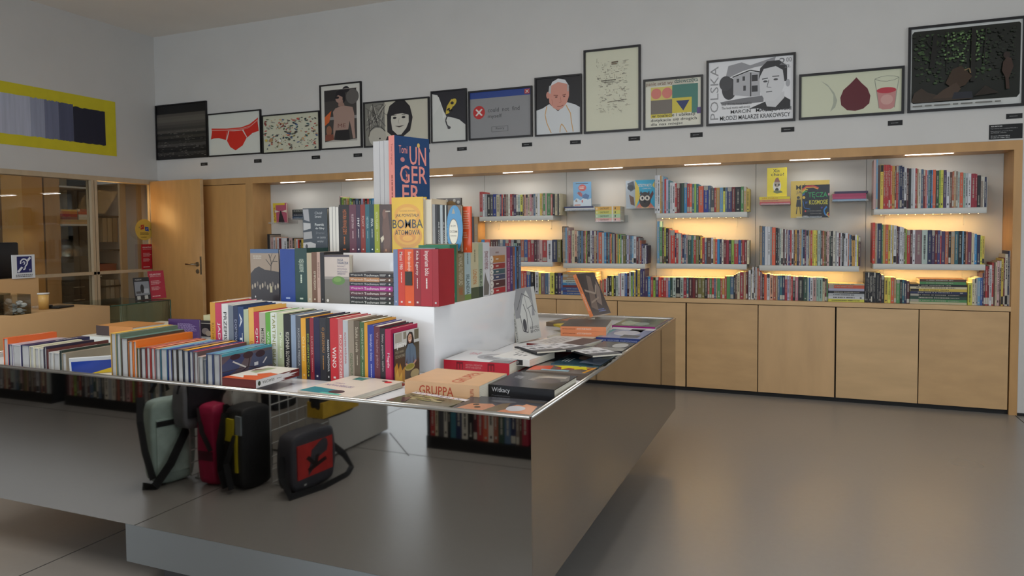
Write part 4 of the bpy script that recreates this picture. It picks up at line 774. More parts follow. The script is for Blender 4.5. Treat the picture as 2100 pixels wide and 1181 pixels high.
# ---------------------------------------------------------------- cookbook row, spines to the viewer
CY0, CRZ = 2.235, 0.0
cook = [ # x_end, top, colour, title, title colour, (v0,v1) extent along spine, cover label extra
(78,450,'b8862c','KUCHNIA POLSKA','7c5818',.3,.9),(128,457,'b03052','JADŁO','d8c8cc',.28,.72),(178,462,'c8c8c6','PRZEPISY','1c1c20',.12,.6),(217,474,'66707c','','',0,0),(253,480,'232f4c','DOMOWE','8c94a8',.2,.6),(297,484,'1f3864','A T E','d0d4d8',.1,.8),
(335,505,'a4ae90','Havel','26382c',.55,.85),(375,492,'d4a450','Dobra kuchnia','b8582c',.5,.95),(417,526,'ac2440','QMAM','d8ccc8',.25,.7),(465,528,'aaa294','MISTRZOWIE','3c3830',.25,.65),(503,530,'5a9a38','NATURALNIE I ZDROWO','d8e0c8',.3,.92),(553,530,'ccd0c6','TARTINE BREAD','8c8c54',.02,.95),
(603,533,'b0ba96','My New Roots','e0e4d4',.3,.7),(660,543,'1c1c20','KUCHNIA SŁOWIAN','c8c4b8',.28,.85),(697,548,'8494aa','','',0,0),(737,553,'4a4e56','KUCHNIA MIEJSKA','a8a8a8',.2,.8),(775,573,'d49a30','Od kuchni','e0c888',.3,.7),(805,575,'201e1e','ECO-CENTRYCZKA','9cac40',.25,.9),(835,570,'84202e','KUCHNIA','b88484',.3,.6),
(880,566,'1c1a3c','','',0,0),(930,570,'28282e','O JEDZENIU','a8783c',.15,.55),(960,568,'1e1e22','KODEKS FASTWOWA','c4c4c4',.35,.85),(1022,575,'b4262e','WiNO','dcd4d0',.45,.78),(1060,580,'b86466','ROZKOSZNIE','d8c4c0',.25,.95),(1100,588,'acb0b4','KUCHNIA ROŚLINNA','a83c38',.2,.7),
(1145,588,'8a7e6e','GREENPRINT','4c6040',.52,.95),(1190,593,'584c3c','Sztuka i uroda','b8ac98',.1,.5),(1225,602,'3c5a34','SZPARAGI Z NOWALIJKI','a8b8a0',.1,.6),(1250,608,'c88e28','','',0,0),(1300,627,'283488','Smakołyki ze świata','a8acd0',.15,.6),(1345,635,'5c2430','W kuchni pięciu','a08084',.1,.7),(1385,650,'201a20','Sałaty, gazpacho, szafran','a8a0a0',.1,.75),(1430,658,'a81848','Magda','e0c4d0',.42,.68)]
cur = 38; 
def pxc(x): return 420+x*.26667
def pyc(y): return 500+y*.26667
CN = {'KUCHNIA POLSKA':'mustard'}
def hexname(h):
    r,g,b = [int(h[i:i+2],16) for i in (0,2,4)]; best=None; bd=1e9
    for n,p in PAL.items():
        q=[int(p[i:i+2],16) for i in (0,2,4)]; d=sum((a-c)**2 for a,c in zip((r,g,b),q))
        if d<bd: bd=d; best=n
    return cname(best)
def rowhero(items, cur, fpx, fpy, Y, zb, D, desc, group, hard=True, kD=0, cat='book'):
    for n,(xe,top,c,title,tc,v0,v1) in enumerate(items):
        X0,zt = onY(fpx(cur),fpy(top),Y); X1,_ = onY(fpx(xe),fpy(top),Y); L = zt-zb; T = X1-X0-.0006
        sp = []
        if title: sp.append(('t',title,v0,.26,v1,.74,tc,0,True))
        rr = random.Random(n*5+3)
        if rr.random()<.6: sp.append(('r',.92,.36,.95,.64,tc or 'c0c0c0'))
        if title and v1<.68 and T>.008: sp.append(('bars',v1+.05,.38,min(.9,v1+.28),.62,1,tc))
        lb = f'{hexname(c)} book' + (f' lettered {title}' if title else ' without title') + f', {ordn(n+1)} {desc}'
        book('book', M_spine(X0+.0003,Y,zb+.0008,L,D,T), L, D*(.92+.08*rr.random()), T, c, lb, group, spine=sp, hard=(n%3!=0), cat=cat)
        cur = xe
    return cur
rowhero(cook, 38, pxc, pyc, CY0, IS, .205, 'from left in the cookbook row', 'cookbooks standing in the long row on the island', cat='cookbook')
# last of the row, its cover seen from the right
X0,zt = onY(pxc(1432),pyc(690),2.25); X1,_ = onY(pxc(1447),pyc(690),2.25)
L = zt-IS
book('book', M_spine(X0,2.25,IS+.001,L,.185,.012), L,.185,.012,'241c48','cookbook with a smiling woman in denim on its cover, right end of its row','cookbooks standing in the long row on the island',k=1.2,
 spine=[('t','DANIA SEZONOWE',.1,.3,.6,.7,'8880a8')],
 cover=[('r',0,0,1,1,'4a4030'),('r',0,.72,1,1,'c8c8c4'),('r',0,.7,.35,.78,'d0d0cc'),('r',.04,.8,.3,.98,'a8a498'),('r',.36,.84,.48,.98,'8c8878'),('r',.8,.78,.98,.98,'6c6450'),('t','jem',.1,.66,.45,.8,'ecece8',0,True),('p',[(.48,.62),(.5,.88),(.6,.96),(.72,.94),(.78,.8),(.78,.62),(.7,.66),(.56,.66)],'2c1c18'),
  ('e',.62,.83,.075,.09,'c89880'),('l',[(.58,.79),(.62,.775),(.67,.8)],.012,'f0e8e0'),('e',.59,.85,.012,.009,'241814'),('e',.66,.85,.012,.009,'241814'),('p',[(.42,.3),(.44,.6),(.54,.72),(.72,.72),(.84,.62),(.88,.34),(.78,.28),(.76,.5),(.74,.2),(.5,.2),(.5,.46)],'5c7084'),('r',.6,.2,.63,.7,'4c6074'),('l',[(.44,.34),(.6,.28)],.04,'c09078'),('l',[(.86,.36),(.72,.28)],.04,'c09078'),
  ('p',[(0,0),(0,.34),(.1,.42),(.16,.28),(.22,.4),(.3,.24),(.4,.3),(.4,0)],'b8842c'),('p',[(.02,.0),(.05,.2),(.12,.3),(.18,.12),(.28,.22),(.3,0)],'d8a83c'),('e',.6,.26,.2,.07,'b0a468'),('e',.6,.27,.17,.05,'8c8840'),('e',.8,.1,.18,.09,'a8986c'),('t','SEZONOWE SMAKI',.04,.5,.4,.56,'a8a088'),('t','MOJE DANIA',.04,.58,.36,.64,'a8a088')],gloss=True)
# ---------------------------------------------------------------- left clusters, fore-edges to the viewer
def forebook(px0, pyt, w_px, Y, D, col, label, group, rz=0.0, pages=PAGESG, zb=IS, T=None, cover=(), hard=False, pxr=None):
    X0,zt = onY(px0,pyt,Y); X1,_ = onY(px0+w_px,pyt,Y)
    T = (X1-X0-.0006) if T is None else T; L = zt-zb
    return book('book', M_fore(X0,Y,zb+.0008,L,D,T,rz), L,D,T,col,label,group,hard=hard,pages=pages,cover=cover,k=1.25)
G1 = 'books with fore-edges outwards at the left end of the island'
def upbook(px, pt, w, Y, L, edge, top, label, group, cover=(), rz=0, gloss=False):
    X0,zt = onY(px,pt,Y); X1,_ = onY(px+w,pt,Y); D_ = zt-IS-.001; T = X1-X0-.0006
    return book('book', M_up(X0,Y,zt,L,rz), L, D_, T, edge, label, group, hard=T>.007, pages=PAGESG, spine=[('r',0,0,1,1,top)]+([('bars',.15,.3,.7,.7,1,'c8c0b0')] if (px*7)%3<1 and T>.01 else []), cover=cover, side=True, gloss=gloss)
L1 = [(6,693,10,'d0602c','d0602c','orange-topped slim'),(16.5,706,8,'2a2a54','b8a8b0','dark blue edged'),(25,706,17,'b8b4bc','a89ca4','pale'),(42.5,707,17,'22224c','22224c','navy backed'),(60,710,9,'c4c0a8','c4c0a8','ivory'),(69.5,713,10,'c0bca8','c8c4b0','cream'),(80,715,8,'b0b0ac','c0beb4','light grey'),(89,711,6,'30283c','30283c','dark plum edged'),
 (95.5,716,4,'5c2c28','4c2c28','maroon'),(100,722,8,'b4b4b0','c4c4c4','white-topped'),(108.5,723,13,'b0aca4','c0c0bc','thick pale grey'),(122,719,4,'2c3a34','2c342c','dark green'),(126.5,724,9,'8c8474','8c8070','greyish beige')]
for n,(px,pt,w,c,tp,a) in enumerate(L1):
    upbook(px,pt,w,1.97,.215+.02*((n*3)%3)+(.06 if n in (3,8,11) else 0),c,tp,f'{a} book, {ordn(n+1)} from the left in the leftmost island cluster, spine up',G1)
X0,zt = onY(136,727,2.01)
book('book', M_up(X0,2.01,zt,.25,-.12), .25, zt-IS-.001, .01, 'c8ac80', 'beige book with small red stars, left of the blue and yellow one', G1, side=True, cover=[('p',[(.44,.76),(.47,.9),(.53,.78),(.56,.86),(.53,.66),(.42,.84)],'b83028'),('p',[(.82,.78),(.85,.92),(.91,.8),(.86,.7)],'b83028')])
X0,zt = onY(142,734,1.96)
book('book', Tr(X0,1.96,zt) @ Rz(-.78) @ Matrix.Rotation(.22,4,'Y') @ Tr(0,.115,0) @ SPINEUP, .23, zt-IS-.002, .01, 'c0c6cc', 'blue and yellow book with a white top edge, leaning by the steel rim', G1, side=True, gloss=True, cover=[('r',.03,0,.93,.8,'1c3c94'),('p',[(.3,0),(.93,0),(.93,.56)],'d0b420'),('r',0,.82,.62,1,'c4c8cc'),('r',.7,.82,1,1,'9cb4c4')])
G2 = 'books with spines up in the middle of the island front'
L2 = [(226,683,11,'a8843c','d8a83c','mustard edged'),(237.5,684,9,'5c6c5c','6c7c6c','dark'),(247,693,14,'4c4034','5c7870','thick grey-green topped'),(262,699,9,'a06030','8c4c28','rust edged'),(272,699,7,'d07028','d07028','orange topped'),(279.5,713,7,'5c5430','c86a28','olive edged'),(287,713,11,'3a2020','5c6050','dark maroon'),(298.5,712,9,'7c2420','b85c50','red edged'),(308,713,9,'8a2c24','d08468','brick red edged'),(317.5,715,10,'6c6468','c89c6c','grey'),(328,715,14,'2c5c6c','6a9cb4','teal edged'),
 (342.5,716,9,'1c2c64','30508c','royal blue edged'),(352,716,10,'3c3430','2c3c7c','brown edged'),(362.5,716,12,'1c1814','8c7464','jet edged'),(375,718,11,'283040','e0a030','slate edged'),(386.5,720,9,'141c44','484070','navy edged'),(396,721,9,'5c4c4c','9c3848','mauve edged'),(405.5,731,10,'8c8884','c4a8a0','low pale'),(416,737,6,'505458','8c9094','shortest'),(422.5,725,13,'2c3a5c','4c7ca8','blue edged'),(436,725,14,'3c4464','4c94a8','thick end')]
for n,(px,pt,w,c,tp,a) in enumerate(L2):
    upbook(px,pt,w,1.965,.275 if n<5 else .25,c,tp,f'{a} book, {ordn(n+1)} from the left in the middle front cluster, spine up',G2)
X0,zt = onY(449.5,727,1.96)
book('book', M_up(X0,1.96,zt,.262), .262, zt-IS-.001, .012, '6c6068', 'large book whose glossy cover shows a vaulted arcade, right end of the middle cluster', G2, gloss=True, side=True, spine=[('r',0,0,1,1,'4a94a4')],
 cover=[('r',0,0,1,1,'5c5058'),('r',0,.93,1,1,'4a94a4'),('p',[(0,0),(0,.2),(.4,.34),(1,.16),(1,0)],'9c5c3c'),('p',[(0,.3),(.3,.5),(.5,.9),(.2,.9),(0,.7)],'3c4468'),('p',[(.5,.4),(.6,.85),(1,.85),(1,.4)],'4c5068'),('l',[(.1,.2),(.5,.5),(.9,.3)],.02,'3a3038'),('l',[(0,.5),(.5,.5),(.55,.9)],.02,'3a3038'),('e',.75,.8,.1,.1,'3c2c34'),('e',.5,.84,.1,.1,'3c2c34'),('e',.25,.86,.1,.08,'3c2c34'),('l',[(.2,.74),(.45,.5)],.035,'c4c0bc'),('r',.62,.48,.7,.58,'c8c8cc'),('l',[(.88,.66),(.8,.5)],.03,'c4c0c4'),('l',[(.0,.2),(.3,.26)],.05,'a8683c'),('p',[(.4,0),(1,.0),(1,.12),(.5,.1)],'b8704c')])
# items behind the clusters
def stand_front(px0,px1,pt,Y,T,col,label,cover=(),zb=IS,rz=0,gloss=True,group=None,hard=True,tilt=0):
    X0,zt = onY(px0,pt,Y); X1,_ = onY(px1,pt,Y)
    W = (X1-X0)/math.cos(rz); L = zt-zb
    return book('book', M_front(X0,Y,zb+.001,L,W,T,rz=rz,tilt=tilt), L,W,T,col,label,group,hard=hard,cover=cover,gloss=gloss)
X0,zt = onY(197,667,2.62); X1,_=onY(272,669,2.62)
book('book', M_flat(X0,2.62,zt-.05,X1-X0,.2,.05), X1-X0,.2,.05,'b4783c','brown and tan boxed book lying on a white book behind the clusters',spine=[('r',0,0,.36,1,'3a2c2c'),('r',.98,0,1,1,'b08868')])
book('book', M_flat(X0-.06,2.58,zt-.05-.036,X1-X0+.02,.24,.034), X1-X0+.02,.24,.034,'c4c8c4','thick white book under the brown and tan boxed one')
book('book', M_flat(X0-.05,2.6,IS+.001,X1-X0+.03,.24,zt-.05-.038-IS), X1-X0+.03,.24,zt-.05-.038-IS,'bcb8b0','thick pale album at the bottom of the pile by the desk')
X0,zt = onY(272,667,2.8); X1,_=onY(345,660,2.8)
book('book', M_flat(X0,2.8,zt-.04,X1-X0,.2,.04,rz=.06), X1-X0,.2,.04,'bcb8a8','pale book with small green lettering lying left of the purple book',spine=[('t','Einn',.48,.1,.6,.8,'4c5c44',0,True),('t','Uh',.08,.2,.16,.8,'4c5c44',0,True)])
book('book', M_flat(X0,2.79,IS+.001,X1-X0,.22,zt-.042-IS,rz=.06), X1-X0,.22,zt-.042-IS,'4c4844','dark grey book under the pale lettered one')
stand_front(345,402.5,654,2.86,.012,'40285c','dark purple book standing with rows of small white text on its back',[('bars',.3,.36,.92,.8,14,'8c7ca4'),('bars',.3,.04,.8,.25,5,'8c7ca4')],rz=.1)
stand_front(403,433,662,3.0,.01,'26242c','dark photographic book cover right of the purple book',[('e',.6,.4,.25,.25,'8c8484'),('e',.8,.25,.2,.2,'a89c90'),('r',0,.96,1,1,'c0bcb8')])
X0,zt = onY(417,646,3.1); book('notepad', M_flat(X0,3.1,zt-.03,.07,.1,.03), .07,.1,.03,'c8c49c','small cream block beside the mustard cookbook',cat='notepad')
book('book', M_flat(X0-.02,3.08,IS+.001,.16,.2,zt-.032-IS), .16,.2,zt-.032-IS,'2c2a30','dark thick book supporting the small cream block')
# ---------------------------------------------------------------- flat books along the front and right
def flat3(A, B, C, zt, T, col, label, group=None, spine_right=False, **kw):
    kw.setdefault('cat','art book')
    # A near-left, B near-right, C far-right top corners (pixels) at height zt
    a = Vector(onZ(*A,zt)); b = Vector(onZ(*B,zt)); c = Vector(onZ(*C,zt))
    lim = XB-.012
    if b.x > lim: b = a+(b-a)*((lim-a.x)/(b.x-a.x))
    if c.x > lim: c.x = lim
    low = YA+.012-min(a.y,b.y)
    if low > 0: a.y += low; b.y += low
    ang = math.atan2(b.y-a.y,b.x-a.x)
    if b.x > -.84: ang = max(-.02,min(.05,ang)); b = a+Vector((math.cos(ang),math.sin(ang)))*(b-a).length
    W = (b-a).length; dd = c-b; over = b.x+abs(dd.y)*max(0,math.sin(-ang))-lim
    if over > 0: W -= over; b = a+(b-a)*(W/(b-a).length)
    d = (c-b); D = abs(-math.sin(ang)*d.x+math.cos(ang)*d.y)
    zb = zt-T
    if spine_right:
        M = Tr(b.x,b.y,zb) @ Rz(ang+PI/2) @ Tr(D/2,0,0); return book('book', M, D, W, T, col, label, group, **kw)
    M = Tr(a.x,a.y,zb) @ Rz(ang) @ Tr(W/2,0,0); return book('book', M, W, D, T, col, label, group, **kw)
KR = 'two thick red and white books in the near pile'
for i,zt in enumerate((IS+.029, IS+.058)):
    kc = [('r',0,0,1,1,'c4582c'),('p',[(0,.0),(.0,.5),(.3,.45),(.5,.6),(.35,.7),(.7,.75),(.5,.9),(1,.85),(1,0)],'d0ccc4'),('p',[(.55,.1),(.8,.12),(.86,.5),(.6,.55)],'98a080'),('p',[(.7,.2),(.95,.3),(.9,.45)],'5c2420')] if i else ()
    o = flat3((450,775),(520,781),(612,755),zt,.0285,'5c1a18',('upper' if i else 'lower')+' thick dark red book of the near pile, white jagged spine facing right',KR,spine_right=True,hard=False,pages=mat('red_stained_pages',hx('5a1a16'),.7),
      spine=[('p',[(0,0),(0,1),(.5,1),(.62,.86),(.8,.9),(.74,.72),(.98,.62),(.78,.42),(.9,.3),(.6,.3),(.66,.12),(.5,0)],'c8c8c8'),('t','KRAKOWA',.14,.34,.4,.72,'26321f',180 if i else 180,True),('e',.07,.5,.03,.3,'26321f'),('bars',.46,.42,.6,.6,1,'6c6c6c')],cover=kc)
NB = 'pale large albums in the near pile'
o = flat3((600,803),(712,818),(800,779),IS+.031,.020,'c8bcb0','large pinkish-beige album with teal and red shapes on its cover',NB,spine_right=False,hard=True,
  cover=[('p',[(.0,.98),(.0,.5),(.22,.44),(.26,.96)],'2c7c88'),('e',.14,.42,.09,.12,'3a3034'),('p',[(.0,.6),(.06,.6),(.06,.24),(0,.24)],'5cb0a0'),('t','JERZY',.5,.66,.56,.86,'8c7c9c',-90),('t','NOWOSIELSKI',.38,.4,.46,.9,'7c6c98',-90),('r',.8,.6,.95,.8,'2c6c68'),('l',[(.82,.72),(.95,.62)],.02,'98c8c8'),('l',[(.9,.64),(1.0,.55)],.012,'244c48'),('e',.86,.16,.05,.06,'c02c2c'),('e',.9,.26,.03,.05,'4c2c30')])
flat3((606,808),(716,824),(806,783),IS+.0105,.0095,'6c2028','thin dark red album under the pinkish-beige one',NB)
flat3((650,822),(790,836),(840,790),IS+.0085,.0075,'c4c6cc','thin white album lying near the rim under the kraft book',None)
flat3((830,779),(983,792),(1035,765.5),IS+.057,.056,'c09a74','thick kraft-brown album lettered GRUPPA in red',None,spine=[('t','GRUPPA',.2,.22,.66,.78,'a03c20',0,True),('t','GRUPPA',.88,.2,.93,.8,'a03c20',90)],
  cover=[('t','GRUPPA',.12,.28,.9,.44,'b04c30',0,True)],hard=False)
flat3((790,821),(903,840),(938,816),IS+.02,.019,'6c6a54','album with leafy art and scattered letters STRYJEŃSKA, by the rim',None,
  cover=[('r',.0,0,1,1,'5c5a48'),('r',.84,0,1,1,'cccad0')]+[('t',ch,.87,.92-.1*i,.97,.98-.1*i,cc,-90,True) for i,(ch,cc) in enumerate(zip('STRYJEŃSK',['38345c','3c3c58','b0582c','38345c','4c4c6c','2c2c40','38344c','c06c2c','4c4468']))]+[('e',.4+.35*random.random(),.3+.6*random.random(),.05,.08,random.choice(['7c7c50','8c8858','6c6c3c','98906c','4c4830'])) for _ in range(26)]+[('p',[(.05,.75),(.4,.92),(.5,.8),(.1,.7)],'4c2c34')],gloss=True)
flat3((915,842),(1084,853),(1130,823),IS+.02,.019,'3c3a3e','glossy album with painted warm faces on its cover, nearest the island corner',None,
  cover=[('r',0,0,1,1,'3c3c42'),('p',[(.1,.96),(.5,.86),(.56,.6),(.4,.5),(.1,.6)],'b0785c'),('p',[(.0,.45),(.3,.42),(.62,.3),(.56,.1),(.2,.05),(0,.1)],'b87c5c'),('p',[(0,0),(.6,.04),(.7,.2),(.2,.3),(0,.24)],'c08460'),('e',.45,.78,.05,.04,'2c2428'),('e',.3,.72,.05,.04,'2c2428'),('e',.38,.26,.16,.12,'b8b8bc'),('p',[(.05,.62),(.6,.5),(.7,.4),(.3,.36),(.05,.46)],'6c5c44'),('e',.75,.5,.08,.16,'5c5c60'),('p',[(.8,.2),(.98,.3),(.9,.0),(.8,.0)],'4c443c'),('r',.0,.0,.05,1,'84604c')],gloss=True)
flat3((1002,788),(1155,801),(1212,773),IS+.05,.049,'121216','black album lettered Witkacy lying at the right rim',None,spine=[('t','Witkacy',.05,.44,.33,.84,'b8b8ba'),('t','Psychoholizm',.05,.2,.33,.33,'5c5c60')],
  cover=[('r',0,0,1,1,'2c2c30'),('t','Witkacy',.5,.72,.78,.86,'9c9ca0',90),('p',[(.5,.6),(.9,.5),(.95,.1),(.6,0),(.4,.2)],'6c6864'),('p',[(.7,.55),(.82,.4),(.86,.1),(.74,.1)],'a49c94'),('e',.5,.3,.2,.2,'48444a'),('p',[(0,.5),(.3,.5),(.4,0),(0,0)],'1c1c20')],gloss=True)
flat3((1078,760),(1206,768),(1237,747),IS+.025,.024,'5c5048','glossy book with yellow stars on a red ground by the right rim',None,
  cover=[('r',0,0,1,1,'6c6058'),('p',[(.1,1),(.5,1),(.6,.7),(.2,.66)],'c84c2c'),('p',[(.3,.6),(.8,.6),(.86,.1),(.4,.0)],'984838'),('p',[(.3,.5),(.5,.55),(.6,.7),(.66,.52),(.86,.5),(.68,.4),(.72,.25),(.56,.34),(.4,.24),(.46,.42)],'d8cc20'),('p',[(.35,.3),(.5,.34),(.6,.42),(.62,.26),(.8,.22),(.6,.16),(.58,.04),(.5,.14),(.34,.08),(.42,.2)],'d0c424'),('r',.14,.35,.24,.8,'8cb0c0'),('l',[(.1,.1),(.7,.0)],.05,'d0943c')],gloss=True)
flat3((1130,745),(1232,752),(1264,726),IS+.03,.029,'2c4450','dark teal book with a bald man\'s portrait by the right rim',None,
  cover=[('r',0,0,1,1,'2c4450'),('e',.6,.52,.2,.16,'b08c7c'),('e',.56,.36,.16,.14,'907064'),('p',[(.2,.5),(.7,.4),(.8,0),(.1,0)],'8c9cb4'),('r',.55,.02,.85,.22,'8c948c'),('bars',.2,.7,.5,.9,3,'a8b4b8')],gloss=True,spine=[('r',0,0,1,1,'2c5460')])
o = flat3((910,737),(1044,745.5),(1088,725),IS+.052,.051,'a8182c','thick album with a crimson spine and drawn white cover',None,spine=[('t','E',.2,.3,.3,.9,'6c1020',-90,True),('t','ARTYSTA I MEDIATOR',.34,.62,.6,.76,'c08484'),('t','ARTIST AND EDITOR',.34,.42,.58,.56,'c08484'),('t','E',.68,.3,.78,.9,'6c1020',-90,True),('r',.34,.2,.46,.23,'6c1020'),('r',.5,.2,.6,.23,'6c1020')],
  cover=[('r',0,0,1,1,'c4c4c6'),('e',.5,.35,.3,.3,'8c8c90'),('e',.55,.3,.2,.2,'b4b4b8'),('e',.45,.4,.12,.14,'6c6c70'),('t','SIEĆ',.6,.7,.82,.9,'c0707c',0,True),('p',[(0,0),(.3,0),(.2,.3),(0,.3)],'70706f')],gloss=True)
WG = 'two thick white books behind the crimson album'
for i,zt in enumerate((IS+.028,IS+.056)):
    flat3((1010,731),(1086,738),(1128,720),zt,.0275,'c8c8c6',('upper' if i else 'lower')+' of the two thick white books stacked behind the crimson album',WG,spine=[('r',.5,.1,.82,.9,'1c1c20'),('e',.66,.5,.06,.25,'8c8c8c')],cover=[('t','S  K  I  N  L',.55,.2,.8,.8,'2c2c30',-90),('bars',.3,.3,.5,.7,3,'88888c')],hard=False)
# fanned black booklets
GB = 'fanned black and white booklets'
def boo(px,py,z,a,lb):
    x,y = onZ(px,py,z); return book('booklet', Tr(x,y,z-.006) @ Rz(a) @ Matrix.Rotation(-.03,4,'Y') @ Tr(.1,0,0), .2,.135,.008,'1a1a1e',lb,GB,hard=False,
      cover=[('r',0,0,1,1,'c0c0c4'),('bars',.1,.78,.95,.96,2,'2c2c30'),('r',.1,.45,.3,.6,'5c5c60'),('r',.4,.45,.6,.6,'5c5c60'),('r',.7,.45,.9,.6,'5c5c60'),('r',0,0,1,.28,'4c4c50'),('bars',.1,.32,.9,.4,1,'3c3c40')],cat='booklet')
for s,(px,py,nm) in enumerate(((1062,713,'left'),(1102,713,'middle'),(1168,720,'right'))):
    for k in range(6):
        boo(px-1.5*(5-k)+.5,py-2,IS+.014+.0105*k,-.62+.035*k*(1 if s%2 else -1),f'{["lowest","second","third","fourth","fifth","topmost"][k]} black and white booklet in the {nm} fan')
# further back on the right wing
flat3((1080,703),(1176,712.5),(1196,693),IS+.036,.035,'c4c0be','thick white book with a maroon spine band, before the orange stack',None,spine=[('r',0,0,1,1,'7c2420')],cover=[('r',0,0,1,1,'c0bcba'),('r',.0,.0,1,.42,'4c3c3a'),('bars',.2,.5,.9,.9,4,'8c8888')])
flat3((1205,716),(1272,724),(1303,703),IS+.03,.029,'34343a','dark grey book with a white lace-like disc by the right rim',None,cover=[('e',.6,.3,.26,.22,'a8a8a8'),('r',.0,0,.3,1,'8c8c88'),('t','o Zagładzie',.1,.2,.22,.8,'4c4c50',-90)],gloss=True)
flat3((1222,691),(1312,697.5),(1350,679),IS+.03,.029,'24346c','book with a dark blue spine and a cloudy cover by the right rim',None,spine=[('t','KOLEKCJA · KOLEKCJONER · KOLEKCJONOWANIE',.06,.3,.94,.7,'8c98bc')],cover=[('r',0,0,1,1,'7c84a4'),('e',.6,.5,.3,.3,'b4b4c0'),('r',.1,.1,.4,.5,'4c4c54'),('r',.0,.9,1,1,'3c8c98')],gloss=True)
flat3((1235,681),(1330,687),(1358,675),IS+.03,.0285,'b8b4bc','pale book with a small dark photograph behind the blue-spined book',None,cover=[('r',.2,.2,.8,.5,'48444a')])
flat3((1255,667),(1343,671),(1368,655),IS+.035,.034,'902474','magenta-spined book with a misty green cover near the far corner',None,spine=[('t','ARTYŚCI Z KRAKOWA',.04,.3,.36,.72,'d0b0c8',0,True),('t','ARTISTS FROM KRAKOW',.4,.35,.76,.68,'b05c98')],cover=[('r',0,0,1,1,'5c6450'),('e',.4,.7,.3,.2,'a0a890'),('e',.7,.5,.2,.3,'3c4838'),('e',.3,.4,.2,.16,'8c9c90'),('t','KRAKÓW',.1,.05,.3,.3,'b0b0a8')],gloss=True)
OG = 'stack of orange-spined catalogues'
zt0 = IS+.004
for k in range(3):
    zt = IS+.031*(k+1)*.94+.0
    o = flat3((1150-.3*k,668),(1243,670),(1268,655) if k<2 else (1268,655),IS+.076,.024,'d88458','x',OG,spine=[('t','ARTYŚCI Z KRAKOWA',.04,.32,.33,.7,'6c3420',0,True),('t','ARTISTS FROM KRAKOW',.36,.32,.68,.68,'e8d4c4',0,True)],cover=[('r',0,0,1,1,'4c4440')],hard=False)
    o.location.z = IS+.001+.0245*k; o['label'] = ['lowest','middle','topmost'][k]+' orange-spined catalogue in the stack under the leaning one'
ox,oy = onZ(1150,668,IS+.076)
book('book', Tr(-1.15,4.0,IS+.067) @ Rz(-.28) @ Matrix.Rotation(-.46,4,'Y') @ Tr(0,0,.135) @ STAND, .27,.20,.024,'d88458','orange-spined catalogue with a dark photo cover leaning upright on the orange stack',OG,hard=False,
   spine=[('t','ARTYŚCI Z KRAKOWA',.08,.3,.42,.7,'6c3420',0,True),('t','ARTISTS FROM KRAKOW',.46,.3,.86,.7,'e8d4c4',0,True)],cover=[('r',0,0,1,1,'3c3434'),('p',[(.1,.2),(.5,.95),(.7,.9),(.4,.1)],'6c5c54'),('p',[(.5,.3),(.9,.8),(.95,.6),(.7,.2)],'7c6c64'),('l',[(.1,.6),(.6,.5),(.8,.7)],.05,'948478'),('l',[(.2,.3),(.7,.4)],.04,'8c7c70'),('bars',.4,.06,.9,.14,2,'5c6c9c')],gloss=True)
flat3((1135,664),(1150,668),(1172,655),IS+.04,.012,'c8b030','yellow-edged thin book behind the upright drawing book',None)
flat3((1120,660),(1160,663),(1195,648),IS+.025,.024,'6c5c4c','brown photo book with an orange band near the far rim',None,cover=[('r',0,0,1,1,'6c6054'),('r',.3,.2,.6,.8,'c87c50'),('bars',.65,.2,.9,.8,3,'a8a090')],gloss=True)
flat3((1122,690),(1206,697),(1240,680),IS+.022,.021,'b8b4a8','cream book with faint drawn figures before the orange stack',None,cover=[('r',0,0,1,1,'b4b0a4')]+[('l',[(.1+.1*i,.2+.08*(i%4)),(.25+.08*i,.5+.05*(i%3)),(.2+.09*i,.7)],.008,'6c6862') for i in range(7)])
# drawing book standing by the pedestal
sx,_ = onY(1073,697,3.38)
book('book', Tr(-1.350,3.36,IS+.001) @ Rz(-.02) @ Matrix.Rotation(-.15,4,'Y') @ Tr(.0,0,.137) @ Rz(-.36) @ STAND @ Tr(0,0,-.012), .274,.17,.022,'c8c6be','pale book with a pencil drawing of figures, standing against the white pedestal',None,hard=False,
   spine=[('t','SCHULZ · SEX-FICTION',.22,.28,.97,.72,'1c1c20',0,True)],cover=[('r',0,.45,.85,1,'8c8c8e'),('r',0,0,1,.45,'b8b8b4'),('r',.85,0,1,1,'b8b8b4'),('p',[(.2,.5),(.4,.8),(.6,.95),(.8,.7),(.7,.4),(.5,.2),(.3,.25)],'c0c0bc'),('l',[(.1,.6),(.4,.9),(.7,.8),(.9,.5)],.015,'4c4c50'),('l',[(.2,.5),(.25,.2),(.45,.15),(.5,.5),(.4,.7)],.02,'3c3c40'),('l',[(.6,.6),(.7,.3),(.6,.12)],.02,'5c5c60'),('l',[(.5,.85),(.55,.6),(.8,.65)],.015,'6c6c70'),('e',.35,.3,.08,.12,'48484c'),('t','BRUNO SCHULZ',.55,.2,.95,.25,'2c2c30'),('t','SEX-FICTION',.55,.13,.95,.18,'2c2c30')])
